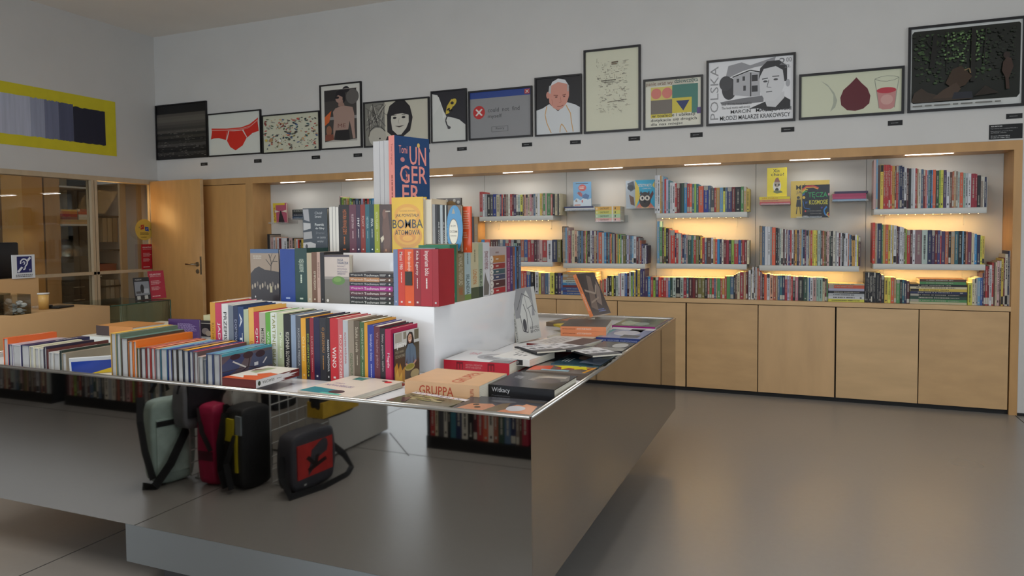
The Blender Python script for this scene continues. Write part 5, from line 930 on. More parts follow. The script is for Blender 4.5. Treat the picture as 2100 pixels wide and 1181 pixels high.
# ---------------------------------------------------------------- tier one, front side
TG = 'books standing on the lowest pedestal tier'
Y1 = PY+.004; zt1 = PZ1+.0006
stand_front(513,571,511,Y1+.01,.03,'3c3a3e','book with a bare tree over a dark crowd, left end of lowest tier',
  [('r',0,0,1,1,'8c7c6c'),('r',0,.92,1,1,'40587c'),('p',[(0,0),(0,.52),(.15,.62),(.3,.66),(.5,.6),(.75,.58),(1,.56),(1,0)],'2c282c'),('l',[(.72,.56),(.74,.75),(.66,.9)],.025,'26201e'),('l',[(.74,.7),(.9,.88)],.018,'26201e'),('l',[(.74,.66),(.55,.8)],.015,'26201e'),('l',[(.78,.76),(.96,.76)],.012,'26201e'),('l',[(.7,.8),(.78,.92)],.01,'26201e')]+[('e',.06+.09*i,.26+.03*((i*7)%3),.03,.05,['8c8478','9c9080','6c645c'][i%3]) for i in range(11)]+[('r',.68,.16,.76,.28,'a8a084'),('e',.16,.07,.02,.02,'c0c0c0'),('bars',.1,.8,.5,.88,2,'b0a89c')],zb=zt1)
def p4(x): return 420+x*.26667
t1 = [(690,40,'1f3c84','','9cacd0',.1,.4),(783,36,'1e3c3a','KSIĘGI JAKUBOWE','b8c4b4',.2,.44),(820,70,'a89c84','','',0,0),(860,66,'6a4c3c','EMPUZJON','c8bca8',.38,.74),(885,66,'b09488','BIEGUNI','6c5048',.2,.5),(916,66,'1c1a1e','','8c8c8c',.2,.5)]
rowhero(t1, 577, p4, pyc, Y1, zt1, .15, 'right of the tree cover', TG)
stand_front(664.8,716,523,Y1,.028,'b8aca4','pale pinkish book with a green ball on its cover, lowest tier front',
  [('r',0,0,1,.52,'6c6862'),('r',0,.5,1,.55,'8c8680'),('e',.56,.47,.26,.09,'587c3c'),('e',.52,.49,.16,.05,'6c9048'),('t','OLGA',.52,.87,.76,.92,'34486c',0,True),('t','TOKARCZUK',.52,.81,.96,.86,'34486c',0,True),('t','PROWADŹ',.52,.75,.84,.79,'706a84'),('t','SWÓJ PŁUG',.52,.69,.9,.73,'706a84'),('t','PRZEZ KOŚCI',.52,.64,.92,.68,'706a84'),('t','UMARŁYCH',.52,.59,.84,.63,'706a84'),('e',.12,.05,.05,.03,'d0ccc8'),('r',0,.96,1,1,'3c3440')],zb=zt1,group=TG)
zc = zt1; X0,_ = onY(716.8,600,Y1); X1,_ = onY(805.6,600,Y1)
for n,(c,t,c2) in enumerate((('1c2420',.0185,'d0d0cc'),('2a2026',.0175,'d0d0cc'),('4c2430',.021,'d8d0cc'),('96247c',.021,'e0d4dc'),('22242c',.0165,'c0c0c4'),('50382c',.0195,'d8cfc8'),('221c20',.018,'d0d0cc'))):
    sp=[('t','Wojciech',.03,.22,.32,.74,c2),('t','Tochman',.345,.22,.68,.74,c2,0,True),('bars',.71,.25,.86,.75,2,c2),('e',.93,.5,.02,.2,c2)]
    if n==5: sp=[('r',0,0,.7,1,'a87850')]+sp
    book('book', M_flat(X0,Y1,zc,X1-X0,.15,t), X1-X0,.15,t-.0003,c,f'{hexname(c)} book, {ordn(n+1)} from the bottom in the flat pile on the lowest tier','flat pile on the lowest pedestal tier',spine=sp,hard=False); zc += t
t1b = [(1483,44,'6a7a9c','','b0b8c8',.1,.4),(1535,42,'c23a2a','Miami 1980','dcc8c4',.05,.36),(1605,42,'d4521e','Bardzo spokojni','e4ccbc',.05,.4),(1657,42,'8a222c','Klub Łgarzy','dcd0cc',.03,.46),(1747,42,'a01e2c','Imperium bólu','e4d8d4',.03,.46),(1795,42,'981a28','','',0,0)]
rowhero(t1b, 1448, p4, pyc, Y1, zt1, .15, 'of the red group right of the flat pile', 'red and orange books on the lowest tier')
X0a,_ = onY(p4(1538),600,Y1); X1a,_=onY(p4(1604),600,Y1)
obj('small_card', MB().box(X0a+.004,X1a-.004,Y1-.003,Y1-.002,PZ1+.085,PZ1+.142), mat('card_dark',hx('3a3632'),.6)); tag(bpy.data.objects['small_card'],'small dark square sticker on the orange spine','sticker')
# right side of tier one, spines towards +X
def side_row(items, cur, D, desc, group):
    for n,(xe,top,c,title,tc,v0,v1,extra) in enumerate(items):
        fx = lambda v: 870+v*.13547
        y0,zt = onX(fx(cur),480+top*.13547,PX-.003); y1,_ = onX(fx(xe),480+top*.13547,PX-.003)
        T = y1-y0-.0006; L = zt-zt1
        sp = list(extra)
        if title: sp.append(('t',title,v0,.25,v1,.75,tc,0,True))
        book('book', M_right(PX-.003,y0+.0003,zt1+.0003,L,D,T), L,D,T,c,f'{hexname(c)} book'+(f' lettered {title}' if title else '')+f', {ordn(n+1)} {desc}',group,spine=sp,hard=(n%2==0))
        cur = xe
y0,_ = onX(903,625,PX)
book('book', M_right(PX-.004,2.53,zt1,.236,.15,.03,rz=0), .236,.15,.03,'7c7c80','grey book with a patterned engraving on its broad spine, corner of the lowest tier',TG,spine=[('r',0,0,1,1,'4c4c50'),('p',[(.12,.2),(.4,.15),(.4,.85),(.1,.8)],'a8a8ac'),('e',.5,.5,.1,.32,'38383c'),('e',.5,.5,.06,.2,'a0a0a4'),('p',[(.62,.2),(.9,.15),(.9,.8),(.62,.8)],'a0a0a4'),('e',.26,.6,.04,.16,'38383c'),('e',.7,.3,.06,.16,'38383c')])
side_row([(487,165,'226c50','','',0,0,[('bars',.84,.3,.92,.7,2,'9cb4a8')]),(605,150,'7c7050','EDWARD RUTHERFURD','c4bca4',.18,.72,[('t','CHINY','.76' and .76,.25,.9,.75,'b0502c',0,True)]),(702,148,'9cb0b4','IRLANDIA','3c5050',.55,.9,[('r',.9,.0,1,1,'6c8444'),('bars',.12,.35,.45,.65,1,'6c7c7c')]),(818,138,'b8b090','LONDYN','b87434',.48,.74,[('r',.8,0,1,1,'44503c'),('bars',.12,.4,.42,.62,1,'6c6c54')]),(885,140,'94a48c','DUBLIN','2c3830',.48,.78,[('r',.8,0,1,1,'2c3c34')]),(988,130,'c4c4c8','EDWARD RUTHERFURD','7c2430',.16,.5,[('p',[(.55,.3),(.8,.1),(.98,.1),(.98,.8),(.8,.9),(.7,.6)],'6c6864')])],385,.15,'along the right side of the lowest tier','thick paperbacks along the pedestal side')
# boxed set cover then thin spines
fx = lambda v: 870+v*.13547
y0,zt = onX(fx(992),480+200*.13547,PX-.003); y1,_ = onX(fx(1245),506,PX-.003)
book('book', M_right(PX-.003,y0,zt1,zt-zt1,.14,y1-y0-.001), zt-zt1,.14,y1-y0-.001,'a89c9c','lilac-grey thick volume printed with a pile of six coloured books',TG,
  spine=[it for k,(c,a,b) in enumerate((('a8703c',.18,.33),('8c2c30',.35,.46),('38545c',.475,.575),('34405c',.59,.69),('48242c',.71,.855),('a0242c',.87,.985))) for it in (('r',a,.16,b,.9,c),('e',(a+b)/2,.1,(b-a)/2,.1,'d4d0c8'),('e',(a+b)/2,.08,.012,.02,'2c2428'),('r',(a+b)/2-.012,.34,(a+b)/2+.012,.5,'c8bcb0'))]+[('bars',.1,.2,.14,.6,1,'8c7474')])
side_row([(1298,200,'7c2c5c','STARZY BYŁ MIŁOSZ','c8a8bc',.25,.95,[]),(1338,198,'3c3064','NASZ WIEK','a8a0c0',.2,.85,[]),(1372,196,'7c4838','','',0,0,[('bars',.2,.3,.5,.7,1,'b89c90')]),(1394,195,'2870ac','','',0,0,[]),(1426,192,'1c1c24','','',0,0,[('bars',.1,.3,.9,.7,1,'8c8c94')]),(1463,185,'4c6480','LOSY','a8b8c8',.2,.5,[])],1250,.14,'at the far end of tier side','thin books along the pedestal side')
# ---------------------------------------------------------------- tier two
T2 = 'books standing on the middle pedestal tier'; Y2 = PY+.225; z2 = PZ2+.0006
def q3(x): return 500+x*.26667
def r3(y): return 270+y*.26667
stand_front(q3(452),q3(640),r3(592),Y2+.0,.02,'2c343c','dark slate book with stacked grey shapes, left end of the middle tier',
  [('p',[(0,.98),(.24,.98),(.28,.7),(.06,.74)],'8c8c90'),('p',[(.02,.68),(.32,.66),(.32,.54),(.02,.5)],'a0a0a0'),('p',[(.02,.46),(.36,.48),(.38,.32),(.02,.3)],'8c8c8c'),('p',[(.0,.02),(.5,.02),(.52,.2),(.3,.24),(.0,.22)],'a4a4a4'),('e',.14,.14,.05,.05,'3c3c40'),('t','Chciał',.5,.86,.8,.92,'a8acb0'),('t','Strand',.5,.78,.76,.84,'a8acb0'),('t','Powrót',.5,.6,.86,.66,'ccd0d0',0,True),('t','do Góry',.52,.51,.88,.57,'ccd0d0',0,True),('t','Dramat',.54,.42,.88,.47,'70767c'),('t','w cieniu',.58,.32,.92,.37,'a0a4a8'),('t','wojny',.58,.22,.84,.28,'a0a4a8')],zb=PZ2-.001,rz=0,group=T2)
for n,(a,b,t) in enumerate(((655,680,578),(680,704,576),(704,728,578))):
    X0,zt = onY(q3(a),r3(t),Y2); X1,_=onY(q3(b),r3(t),Y2)
    book('book', M_fore(X0,Y2,z2,zt-z2,.14,X1-X0-.0006), zt-z2,.14,X1-X0-.0006,'8c8c90',f'book with pale page edges outwards, {ordn(n+1)} right of the dark slate cover',T2,hard=False,pages=mat('white_pages',hx('cccac4'),.8))
t2 = [(808,565,'1e1a1c','HISTORIA PEWNEJ ZIEMI','a85c30',.1,.62),(862,563,'5a3040','NIE JESTEŚMY STRONĄ','c4acb0',.2,.5),(895,563,'34243c','1947','e0dcdc',.28,.46),(932,562,'7c2a24','POLACY','c4a098',.24,.46),(965,560,'2a5c68','HISTORIA','98b4b8',.26,.5),(1001,560,'1c3c48','FIVA','d4dcdc',.3,.46),(1042,560,'90982c','NOVA POLANDIA','c8cc98',.16,.52)]
rowhero(t2, 730, q3, r3, Y2, z2, .14, 'of the reportage spines on the middle tier', T2, hard=True)
stand_front(q3(1043),q3(1134),r3(562),Y2,.022,'3c241a','brown book with a seated figure in shadow, left of the bright yellow cover',[('p',[(.3,.3),(.2,.5),(.3,.75),(.5,.9),(.7,.85),(.8,.6),(.9,.3),(.8,0),(.3,0)],'5c3824'),('e',.4,.8,.16,.1,'6c4430'),('p',[(.05,.3),(.3,.36),(.35,.28),(.15,.2)],'c8bca4'),('bars',.5,.82,.9,.88,1,'b8a898'),('e',.5,.05,.06,.03,'a87850')],zb=z2,group=T2)
stand_front(q3(1136),q3(1377),r3(509),Y2-.012,.034,'d0a818','bright yellow book lettered BOMBA ATOMOWA in black',
  [('e',.5,.68,.42,.2,'d09420'),('e',.5,.68,.32,.14,'d8a42c'),('e',.5,.3,.46,.22,'c88a1c'),('e',.5,.3,.36,.16,'d49c24'),('e',.5,.28,.26,.1,'c8841c'),('e',.5,.26,.16,.05,'d89c28'),('t','RICHARD RHODES',.26,.74,.76,.765,'8c6414'),('t','JAK POWSTAŁA',.12,.63,.88,.7,'241c10',0,True),('t','BOMBA',.02,.44,.99,.6,'18140c',0,True),('t','ATOMOWA',.1,.32,.9,.41,'20180c',0,True),('bars',.3,.06,.7,.1,1,'a87818')],zb=z2,group=T2,gloss=True)
X0,zt = onY(q3(1378),r3(517),Y2); X1,_=onY(q3(1446),r3(517),Y2)
book('book', M_fore(X0,Y2,z2,zt-z2,.15,X1-X0-.001), zt-z2,.15,X1-X0-.001,'c8b8a0','thick book with cream page edges outwards, just right of the yellow cover',T2,pages=PAGES)
t2b = [(1470,560,'8c8c8c','','',0,0),(1489,562,'2c2c30','','',0,0),(1508,565,'1a1a1c','ALE GWIAZDY','c4c4c4',.35,.9),(1528,565,'9ca4a8','','',0,0),(1545,566,'1c1c1e','ALE GWIAZDY','c4c4c4',.35,.9),(1556,566,'b4bcb8','','',0,0),(1568,566,'18181a','ALE GWIAZDY','c4c4c4',.35,.9)]
rowhero(t2b, 1448, q3, r3, Y2, z2, .13, 'of thin spines right of the yellow cover', T2, hard=False)
stand_front(q3(1482),q3(1668),r3(515),Y2+.14,.014,'4c4440','book with an ornamental grey arch pattern, behind the blue oval cover',[('e',.1+.16*(i%6),.95-.03*(i%2),.06,.03,'98948c') for i in range(12)]+[('e',.6,.55,.4,.4,'6c5434')],zb=z2,group=T2)
stand_front(q3(1569),q3(1670),r3(568),Y2,.02,'5c4a34','book with a blue ring around a white oval label, right part of the middle tier',[('e',.5,.5,.62,.5,'2c7cac'),('e',.42,.44,.36,.28,'5c4c3c'),('e',.42,.44,.33,.26,'d0ccbc'),('p',[(.3,.82),(.36,.9),(.42,.94),(.48,.9),(.54,.82)],'8c8c80'),('t','PRYZMY',.2,.54,.6,.58,'3c3834'),('t','CROZELMA',.12,.42,.72,.47,'2c2824',0,True),('t','ROSSNOWSKA',.18,.34,.64,.37,'5c5850'),('e',.3,.12,.14,.06,'8c7c50'),('t','NA SPRZEDAŻ',.4,.04,.95,.1,'8cb4c8')],zb=z2,group=T2,gloss=True)
stand_front(q3(1672),q3(1742),r3(578),Y2+.03,.014,'d8542c','orange back cover with fine lines of text, right end of the middle tier',[('bars',.06,.5,.94,.92,8,'e09c80'),('bars',.06,.3,.7,.45,3,'e09c80'),('e',.5,.08,.05,.03,'e09c80')],zb=z2,group=T2)
# ---------------------------------------------------------------- top tier
T3 = 'big books on the top pedestal tier'; z3 = PZ3+.0006
Y3 = PY+.43
Xs,zt = onY(808.5,277,Y3); ang = math.atan2(.245,.086); ang=.92
a0 = Vector(onY(808.5,277,Y3)); zt = a0[1]
bx,by = onZ(880,288,zt-.006); W3 = math.hypot(bx-a0[0], by-Y3); an = math.atan2(by-Y3, bx-a0[0])
W3 = min(W3,.3)
book('book', M_front(a0[0],Y3,z3,zt-z3,W3,.045,rz=an), zt-z3, W3, .045, '1f3c64','tallest big navy book with large pink lettering at the top of the pedestal',T3,gloss=True,
  spine=[('r',0,0,1,1,'d88c84'),('t','Tomi Ungerer',.1,.3,.38,.7,'8c5450'),('bars',.5,.3,.9,.7,1,'8c5450')],
  cover=[('t','Tomi',.12,.78,.36,.88,'d88c84'),('t','UN',.42,.64,.9,.88,'d88c84',0,True),('t','GER',.14,.4,.92,.63,'d88c84',0,True),('t','ER.',.2,.14,.78,.38,'d88c84',0,True),('e',.22,.7,.06,.03,'b8787c'),('e',.68,.9,.04,.03,'c8a860'),('l',[(.3,.42),(.36,.5),(.3,.56)],.02,'9c5c5c'),('t','ILUSTROWANY',.6,.15,.9,.18,'8c9cb8'),('r',.56,.16,.59,.2,'c8b040')])
for n,(a,b,t) in enumerate(((765,778,290),(778,787,289),(787,797,288))):
    X0,zt = onY(a,t,Y3+.02); X1,_=onY(b,t,Y3+.02)
    book('book', M_fore(X0,Y3+.02,z3,zt-z3,.2,X1-X0-.0006), zt-z3,.2,X1-X0-.0006,['b4b4b8','8c8c94','a8a8b0'][n],f'silvery tall book, {ordn(n+1)} of three left of the tallest navy book',T3,hard=False,pages=mat('silver_pages',hx('b0b0b2'),.5))
# ================================================================ reception desk and display case
DX = -4.22
dk = tag(empty('reception_desk',(DX,2.7,0)), 'plain beige reception desk with a raised back panel', 'desk')
BEI = mat('beige_laminate', hx('b89468'), .45, noise=.03, nscale=4)
o = obj('body', MB().box(-.5,0,-.6,.6,0,.9), BEI, dk); bevel(o,.0015,1)
obj('back_panel', MB().box(-.62,-.53,-.6,onX(80,600,DX-.53)[0]-2.7,0,onX(60,570,DX-.53)[1]), BEI, dk)
cs = tag(empty('display_case',(DX,3.52,0)), 'glass display case with green edges joined to the reception desk', 'display case')
CE = onX(349,615,DX)[0]-3.52
obj('plinth', MB().box(-.49,-.005,-.215,CE-.01,0,.62), BEI, cs)
for n,b in (('top_pane',(-.5,0,-.217,CE,.892,.9)),('front_pane',(-.008,0,-.217,CE,.62,.891)),('end_pane',(-.5,-.01,CE-.008,CE,.62,.891)),('back_pane',(-.5,-.492,-.217,CE-.01,.62,.891))): obj(n, MB().box(*b), GLASSG, cs)
g = MB(); 
for (p,q) in (((.001,-.217,.896),(.001,CE+.001,.896)),((.001,CE+.001,.896),(-.5,CE+.001,.896)),((.001,CE+.001,.896),(.001,CE+.001,.62)),((-.5,CE+.001,.896),(-.5,CE+.001,.62))): g.cyl(p,q,.0035,n=6)
obj('glass_edges', g, GLASSE, cs)
for n,(x,y,w,d,h,c,lb) in enumerate(((-.2,-.05,.22,.16,.03,'26221f','dark flat box in the glass case'),(-.28,.12,.2,.14,.045,'3a322a','brown black box at the far end of the glass case'),(-.36,-.06,.14,.1,.09,'1c1a1a','small black pouch at the back of the glass case'))):
    bxo = obj('box', MB().box(DX+x-w/2,DX+x+w/2,3.52+y-d/2,3.52+y+d/2,.6205,.6205+h), mat('case_item_%d'%n,hx(c),.5)); bevel(bxo,.006); tag(bxo,lb,'box')
# things on the desk and case
bxs = [('left',0-2,24,601,645,'black badges with a white letter M'),('right',25,65,603,645,'round white badges')]
for nm,p0,p1,pt,pb,what in bxs:
    zq = .9; x0,y0 = onZ(p0,pb+1,zq); x1,y1 = onZ(p1,pb-2,zq); XX = (x0+x1)/2+.02-.06
    ya,yb_ = onX(p0,pb,XX+.06)[0], onX(p1,pb,XX+.06)[0]; hz = onX(p1,pt,XX+.06)[1]-.9; hz=min(hz,.16)
    t = tag(empty('badge_box',(XX,(ya+yb_)/2,.901)), f'{nm} clear open box filled with {what}', 'box'); w=(yb_-ya)/2-.002; dd=.06
    for b in ((-dd,dd,-w,w,0,.003),(-dd,-dd+.003,-w,w,.003,hz),(dd-.003,dd,-w,w,.003,hz),(-dd+.003,dd-.003,-w,-w+.003,.003,hz),(-dd+.003,dd-.003,w-.003,w,.003,hz)): obj('pane', MB().box(*b), GLASS, t)
    rr = random.Random(4)
    bm = MB().cyl((0,0,0),(0,0,.004),.0185,n=16).cyl((0,0,.004),(0,0,.0052),.016,n=16,mi=1)
    dark = nm=='left'
    bme = bm.mesh('badge',[mat('badge_dark',hx('1c1c20'),.25) if dark else mat('badge_steel',hx('b8b8ba'),.25,.7), mat('badge_dark_face',hx('26262a'),.2) if dark else mat('badge_face',hx('cfcfd2'),.2)])
    cnt = 26; 
    for k in range(cnt):
        lay = k//5; x = rr.uniform(-dd+.022,dd-.022); y = rr.uniform(-w+.02,max(-w+.021,w-.02))
        M = Tr(XX+x,(ya+yb_)/2+y,.908+lay*(hz-.03)/6) @ Matrix.Rotation(rr.uniform(-.6,.9),4,'Y') @ Matrix.Rotation(rr.uniform(-.5,.5),4,'X')
        bo = link('badge', bme, None, M); tag(bo, ('black pin badge' if dark else 'round white pin badge')+f' in the {nm} clear box on the desk','badge',f'badges in the {nm} clear box')
        if dark and k>20:
            m = MB(); shapes_to(m,[('t','M',.2,.25,.8,.75,'d8d8d8',0,True)],lambda u,v,q:((u-.5)*.03,(v-.5)*.03,.0055)); obj('badge_print',m,PRINT,bo)
x,y = onZ(75,632,.9); c = obj('small_dish', MB().cyl((x,y,.901),(x,y,.915),.02,.03,n=20), ACRYL); tag(c,'small clear dish beside the badge boxes','dish')
x,y = onZ(90,634,.9); c = tag(obj('paper_cup', MB().cyl((x,y,.901),(x,y,.995),.027,.03,n=24), mat('amber_cup',hx('c8a05c'),.35)),'amber cup with a white lid on the desk','cup')
obj('lid', MB().cyl((x,y,.995),(x,y,1.003),.033,n=24), mat('cup_lid',hx('cfcfcf'),.4), c)
x,y = onZ(122,631,.9); c = obj('card_reader', MB().box(-.05,.05,-.07,.07,0,.012).box(-.045,-.02,-.066,-.03,.012,.022), BLACKP, mw=Tr(x,y,.901) @ Rz(.3)); bevel(c,.003); tag(c,'flat black card terminal lying on the desk','device')
# hearing loop sign on the back panel
XS = DX-.50; (y0,zt),(y1,zb) = onX(29,523,XS),onX(77,569,XS)
zp = onX(60,570,DX-.53)[1]; sg = tag(obj('hearing_loop_sign', MB().box(XS-.03,XS-.022,y0,y1,zp+.0005,zt), mat('sign_white',hx('c4c8cc'),.3)),'white standing sign with a navy square and ear symbol on the desk panel','sign')
m = MB(); xf = XS-.022+.0003; hgt = zt-zp
shapes_to(m,[('r',.2,.24,.86,.93,'1c2058'),('l',[(.24,.28),(.8,.88)],.09,'c8ccd4'),('e',.5,.66,.2,.2,'1c2058'),('l',[(.36,.62),(.37,.74),(.46,.82),(.58,.81),(.66,.72),(.65,.6),(.56,.5),(.55,.4),(.47,.37)],.055,'d0d4da'),('l',[(.45,.66),(.5,.72),(.56,.66),(.5,.58)],.035,'d0d4da'),('t','T',.72,.29,.81,.38,'d0d4da',0,True),('bars',.14,.05,.92,.18,2,'4c4c54')], lambda u,v,q:(xf+LAY*q, y0+u*(y1-y0), zp+v*hgt))
obj('sign_print', m, PRINT, sg)
mo = tag(empty('monitor',(XS-.2,onX(0,540,XS-.2)[0],.9)), 'black computer monitor seen from behind the desk panel', 'monitor')
o = obj('screen_back', MB().box(-.02,.02,-.3,onX(36,540,XS-.2)[0]-mo.location.y,.1,onX(20,497,XS-.2)[1]-.9), BLACKP, mo); bevel(o,.01)
obj('stand', MB().cyl((-.03,0,.004),(-.03,0,.14),.02,n=12).box(-.12,.08,-.1,.1,0,.008), BLACKP, mo)
# brochures on the display case
def brochure(px0,py0,px1,py1,X,z,col,label,shapes,rz=0,th=.004):
    (ya,zt) = onX(px0,py0,X); (yb2,_) = onX(px1,py0,X); W=yb2-ya; Hh=zt-z
    o = obj('brochure', MB().box(-.0,th,0,W,0,Hh), mat('brochure_'+col,hx(col),.45), mw=Tr(X,ya,z) @ Matrix.Rotation(-.12,4,'Y')); tag(o,label,'brochure')
    m = MB(); shapes_to(m, shapes, lambda u,v,q:(th+LAY*q, u*W, v*Hh)); obj('brochure_print', m, PRINT, o); return o
red = [('t','KRAKÓW!',.1,.84,.8,.92,'d8c8c8',0,True),('t','JEDNO MIASTO',.1,.78,.8,.815,'d8c8c8'),('bars',.12,.5,.8,.66,3,'c89c9c'),('bars',.12,.3,.7,.44,3,'c89c9c'),('bars',.12,.06,.8,.12,1,'d0b0b0')]
brochure(276,570,308,617,DX-.12,.9015,'2a2a2e','black and white brochure with an engraving standing on the glass case',[('r',0,0,1,1,'26262a'),('r',.04,.22,.96,.82,'7c8088'),('e',.5,.5,.12,.2,'2c2c30'),('r',.6,.3,.9,.5,'a0a4ac'),('r',.1,.3,.4,.4,'48484c'),('r',.12,.04,.34,.2,'a8a8a4'),('r',.6,.04,.82,.2,'a8a8a4'),('t','MUZEUM',.1,.88,.5,.94,'c0c0c0')])
brochure(307,556,339,617,DX-.13,.9015,'a0243a','red brochure with white text standing on the glass case',red)
# leaflet rack and round sticker on the partition
def wallcard(px0,py0,px1,py1,col,label,shapes,name,n=1,X=XL+.022):
    (ya,zt) = onX(px0,py0,X); (yb2,zb) = onX(px1,py1,X); W=yb2-ya; Hh=zt-zb
    o = obj(name, MB().box(X,X+.006,ya,yb2,zb,zt), mat('card_'+col,hx(col),.45)); tag(o,label,name.split('_')[-1])
    m = MB(); shapes_to(m, shapes, lambda u,v,q:(X+.006+LAY*q, ya+u*W, zb+v*Hh)); obj('card_print', m, PRINT, o); return o
wallcard(289,501,316,551,'a81828','red leaflet with white text in a holder on the partition post',red,'leaflet')
(yc,zc) = onX(296,471,XL+.022); st = tag(obj('round_sticker', MB().cyl((XL+.022,yc,zc),(XL+.024,yc,zc),.13*.92,n=40), mat('sticker_yellow',hx('c8a848'),.5)),'round yellow sticker with red and blue cards on the partition glass','sticker')
m = MB(); shapes_to(m,[('p',[(.28,.5),(.3,.72),(.48,.74),(.47,.52)],'a83428'),('p',[(.54,.44),(.52,.64),(.72,.62),(.74,.42)],'2c4c98'),('l',[(.32,.58),(.42,.68)],.02,'c8a848'),('l',[(.6,.5),(.66,.58)],.02,'c8a848'),('r',.2,.58,.23,.64,'2c2c40'),('r',.8,.48,.83,.54,'2c2c40'),('bars',.26,.24,.76,.38,3,'5c4c24'),('bars',.3,.12,.7,.17,1,'5c4c24')], lambda u,v,q:(XL+.0245+LAY*q, yc+(u-.5)*.24, zc+(v-.5)*.24)); obj('sticker_print', m, PRINT, st)
# ================================================================ behind the photographer, seen in the mirror: low black book cases, bags on a grid, white block
def low_case(x0,x1,yf,label,hb=.078,tag_plate=False):
    c = tag(empty('low_bookcase',((x0+x1)/2,yf-.16,0)), label, 'bookcase'); w=(x1-x0)/2
    obj('base', MB().box(-w,w,-.16,.16,0,hb), BLACK, c); obj('back', MB().box(-w,w,-.16,-.15,hb,.56), BLACK, c)
    obj('top_board', MB().box(-w,w,-.16,.16,.56,.58), BLACK, c)
    obj('side_board', MB().box(-w,-w+.008,-.149,.15,hb,.56), BLACK, c); obj('side_board', MB().box(w-.008,w,-.149,.15,hb,.56), BLACK, c)
    if tag_plate: obj('price_label', MB().box(w,w+.001,-.1,0,.025,.065), mat('label_white',hx('c0c0bc'),.6), c)
    return c
low_case(-2.2,-.9,-.075,'low black bookcase full of books reflected near the island corner')
low_case(-5.52,-3.75,-.055,'long low black bookcase reflected left of the bags')
low_case(-6.6,-5.65,-.035,'short low black bookcase reflected at the far left',tag_plate=True)
def case_books(x0,x1,yf,cols,desc):
    x = x1-.012; n = 0; rr = random.Random(len(cols))
    while x > x0+.035 and n < 200:
        c = cols[n%len(cols)]; t = .016+.026*rr.random(); h = .235+.09*rr.random(); d=.2
        M = Tr(x,yf-.012,.079+h/2) @ Rz(PI) @ STAND @ Matrix.Diagonal((h,d,t,1))
        SHELF_SPECS.append(dict(kind='m', M=M, x=x, y=0, z=0, w=t, h=h, d=d, c=c, n=n+1, desc=desc, area=0))
        x -= t+.0008; n += 1
case_books(-2.2,-1.5,-.075,['ivory','rose','red','cream','dgrey','ivory','black','teal','navy','ivory','black','maroon','red','orange','ivory','terra','dgreen','steel','navy','taupe','brown','crim'][::-1],'reflected near the island corner')
case_books(-5.52,-4.4,-.055,['ivory','black','steel','ivory','dgreen','steel','brown','grey','black','red','brown','lime','crim','rose','maroon','ivory','dgrey','terra','brown','ivory','lgrey'],'reflected left of the bags')
case_books(-6.6,-5.65,-.035,['grey','pmint','dred','cream','terra','dgrey','white','brown','taupe','black','peach','olive','brown','rose','dgreen','steel'],'reflected at the far left')
wb = tag(obj('white_block', MB().box(-3.5,-2.64,-.32,.33,0.012,.62).box(-3.4,-2.72,-.26,.27,0,.012), mat('white_matt',hx('c8c4bc'),.6)),'low white block reflected behind the bags','block'); 
# wire grid with bags
WIRE = mat('white_wire', hx('c4c4c0'), .4)
def grid(x,y0,y1,label,z1=1.0):
    m = MB(); m.tube([(x,y0,.03),(x,y1,.03),(x,y1,z1),(x,y0,z1),(x,y0,.03)],.004,8)
    n = int((y1-y0)/.07); 
    for k in range(1,n): m.cyl((x,y0+(y1-y0)*k/n,.03),(x,y0+(y1-y0)*k/n,z1),.003,n=6)
    for k in range(1,int(z1/.07)): m.cyl((x,y0,.03+k*.07),(x,y1,.03+k*.07),.003,n=6)
    m.cyl((x-.02,y0+.05,.004),(x+.02,y0+.05,.004),.004,n=8); m.cyl((x-.02,y1-.05,.004),(x+.02,y1-.05,.004),.004,n=8); m.cyl((x,y0+.05,.004),(x,y0+.05,.03),.004,n=8); m.cyl((x,y1-.05,.004),(x,y1-.05,.03),.004,n=8)
    tag(obj('wire_grid', m, WIRE), label, 'grid')
grid(-2.62,.36,.86,'white wire grid reflected beside the messenger bag'); grid(-3.12,.60,.93,'white wire grid reflected behind the mint bag')
def soft(name, sx, sy, sz, r, mats, M, seg=3, puff=.12, taper=0):
    bm = bmesh.new(); bmesh.ops.create_cube(bm, size=1)
    bmesh.ops.subdivide_edges(bm, edges=bm.edges[:], cuts=5, use_grid_fill=True)
    for v in bm.verts:
        x,y,z = v.co*2; k = 1
        v.co.x = x/2*sx*(1-puff*(z*z*.6+y*y*.6)); v.co.y = y/2*sy*(1-.10*abs(z)**3-taper*max(0,z)); v.co.z = z/2*sz*(1-.06*abs(y)**3)
    rnd2 = random.Random(int(sx*1000))
    for v in bm.verts: v.co += Vector((rnd2.uniform(-1,1),rnd2.uniform(-1,1),rnd2.uniform(-1,1)))*.004
    bmesh.ops.translate(bm, verts=bm.verts, vec=(0,0,sz/2)); 
    for f in bm.faces: f.smooth = True
    me = bpy.data.meshes.new(name); bm.to_mesh(me); bm.free()
    for m in mats: me.materials.append(m)
    o = link(name, me, None, M); s = o.modifiers.new('smooth','SUBSURF'); s.levels = 1; s.render_levels = 1; return o
def fabric(n,c,r=.6): return mat('fabric_'+n, hx(c,1.2), r, noise=.15, nscale=14, bump=.2, bscale=40)
STRAP = fabric('strap','18181a',.8)
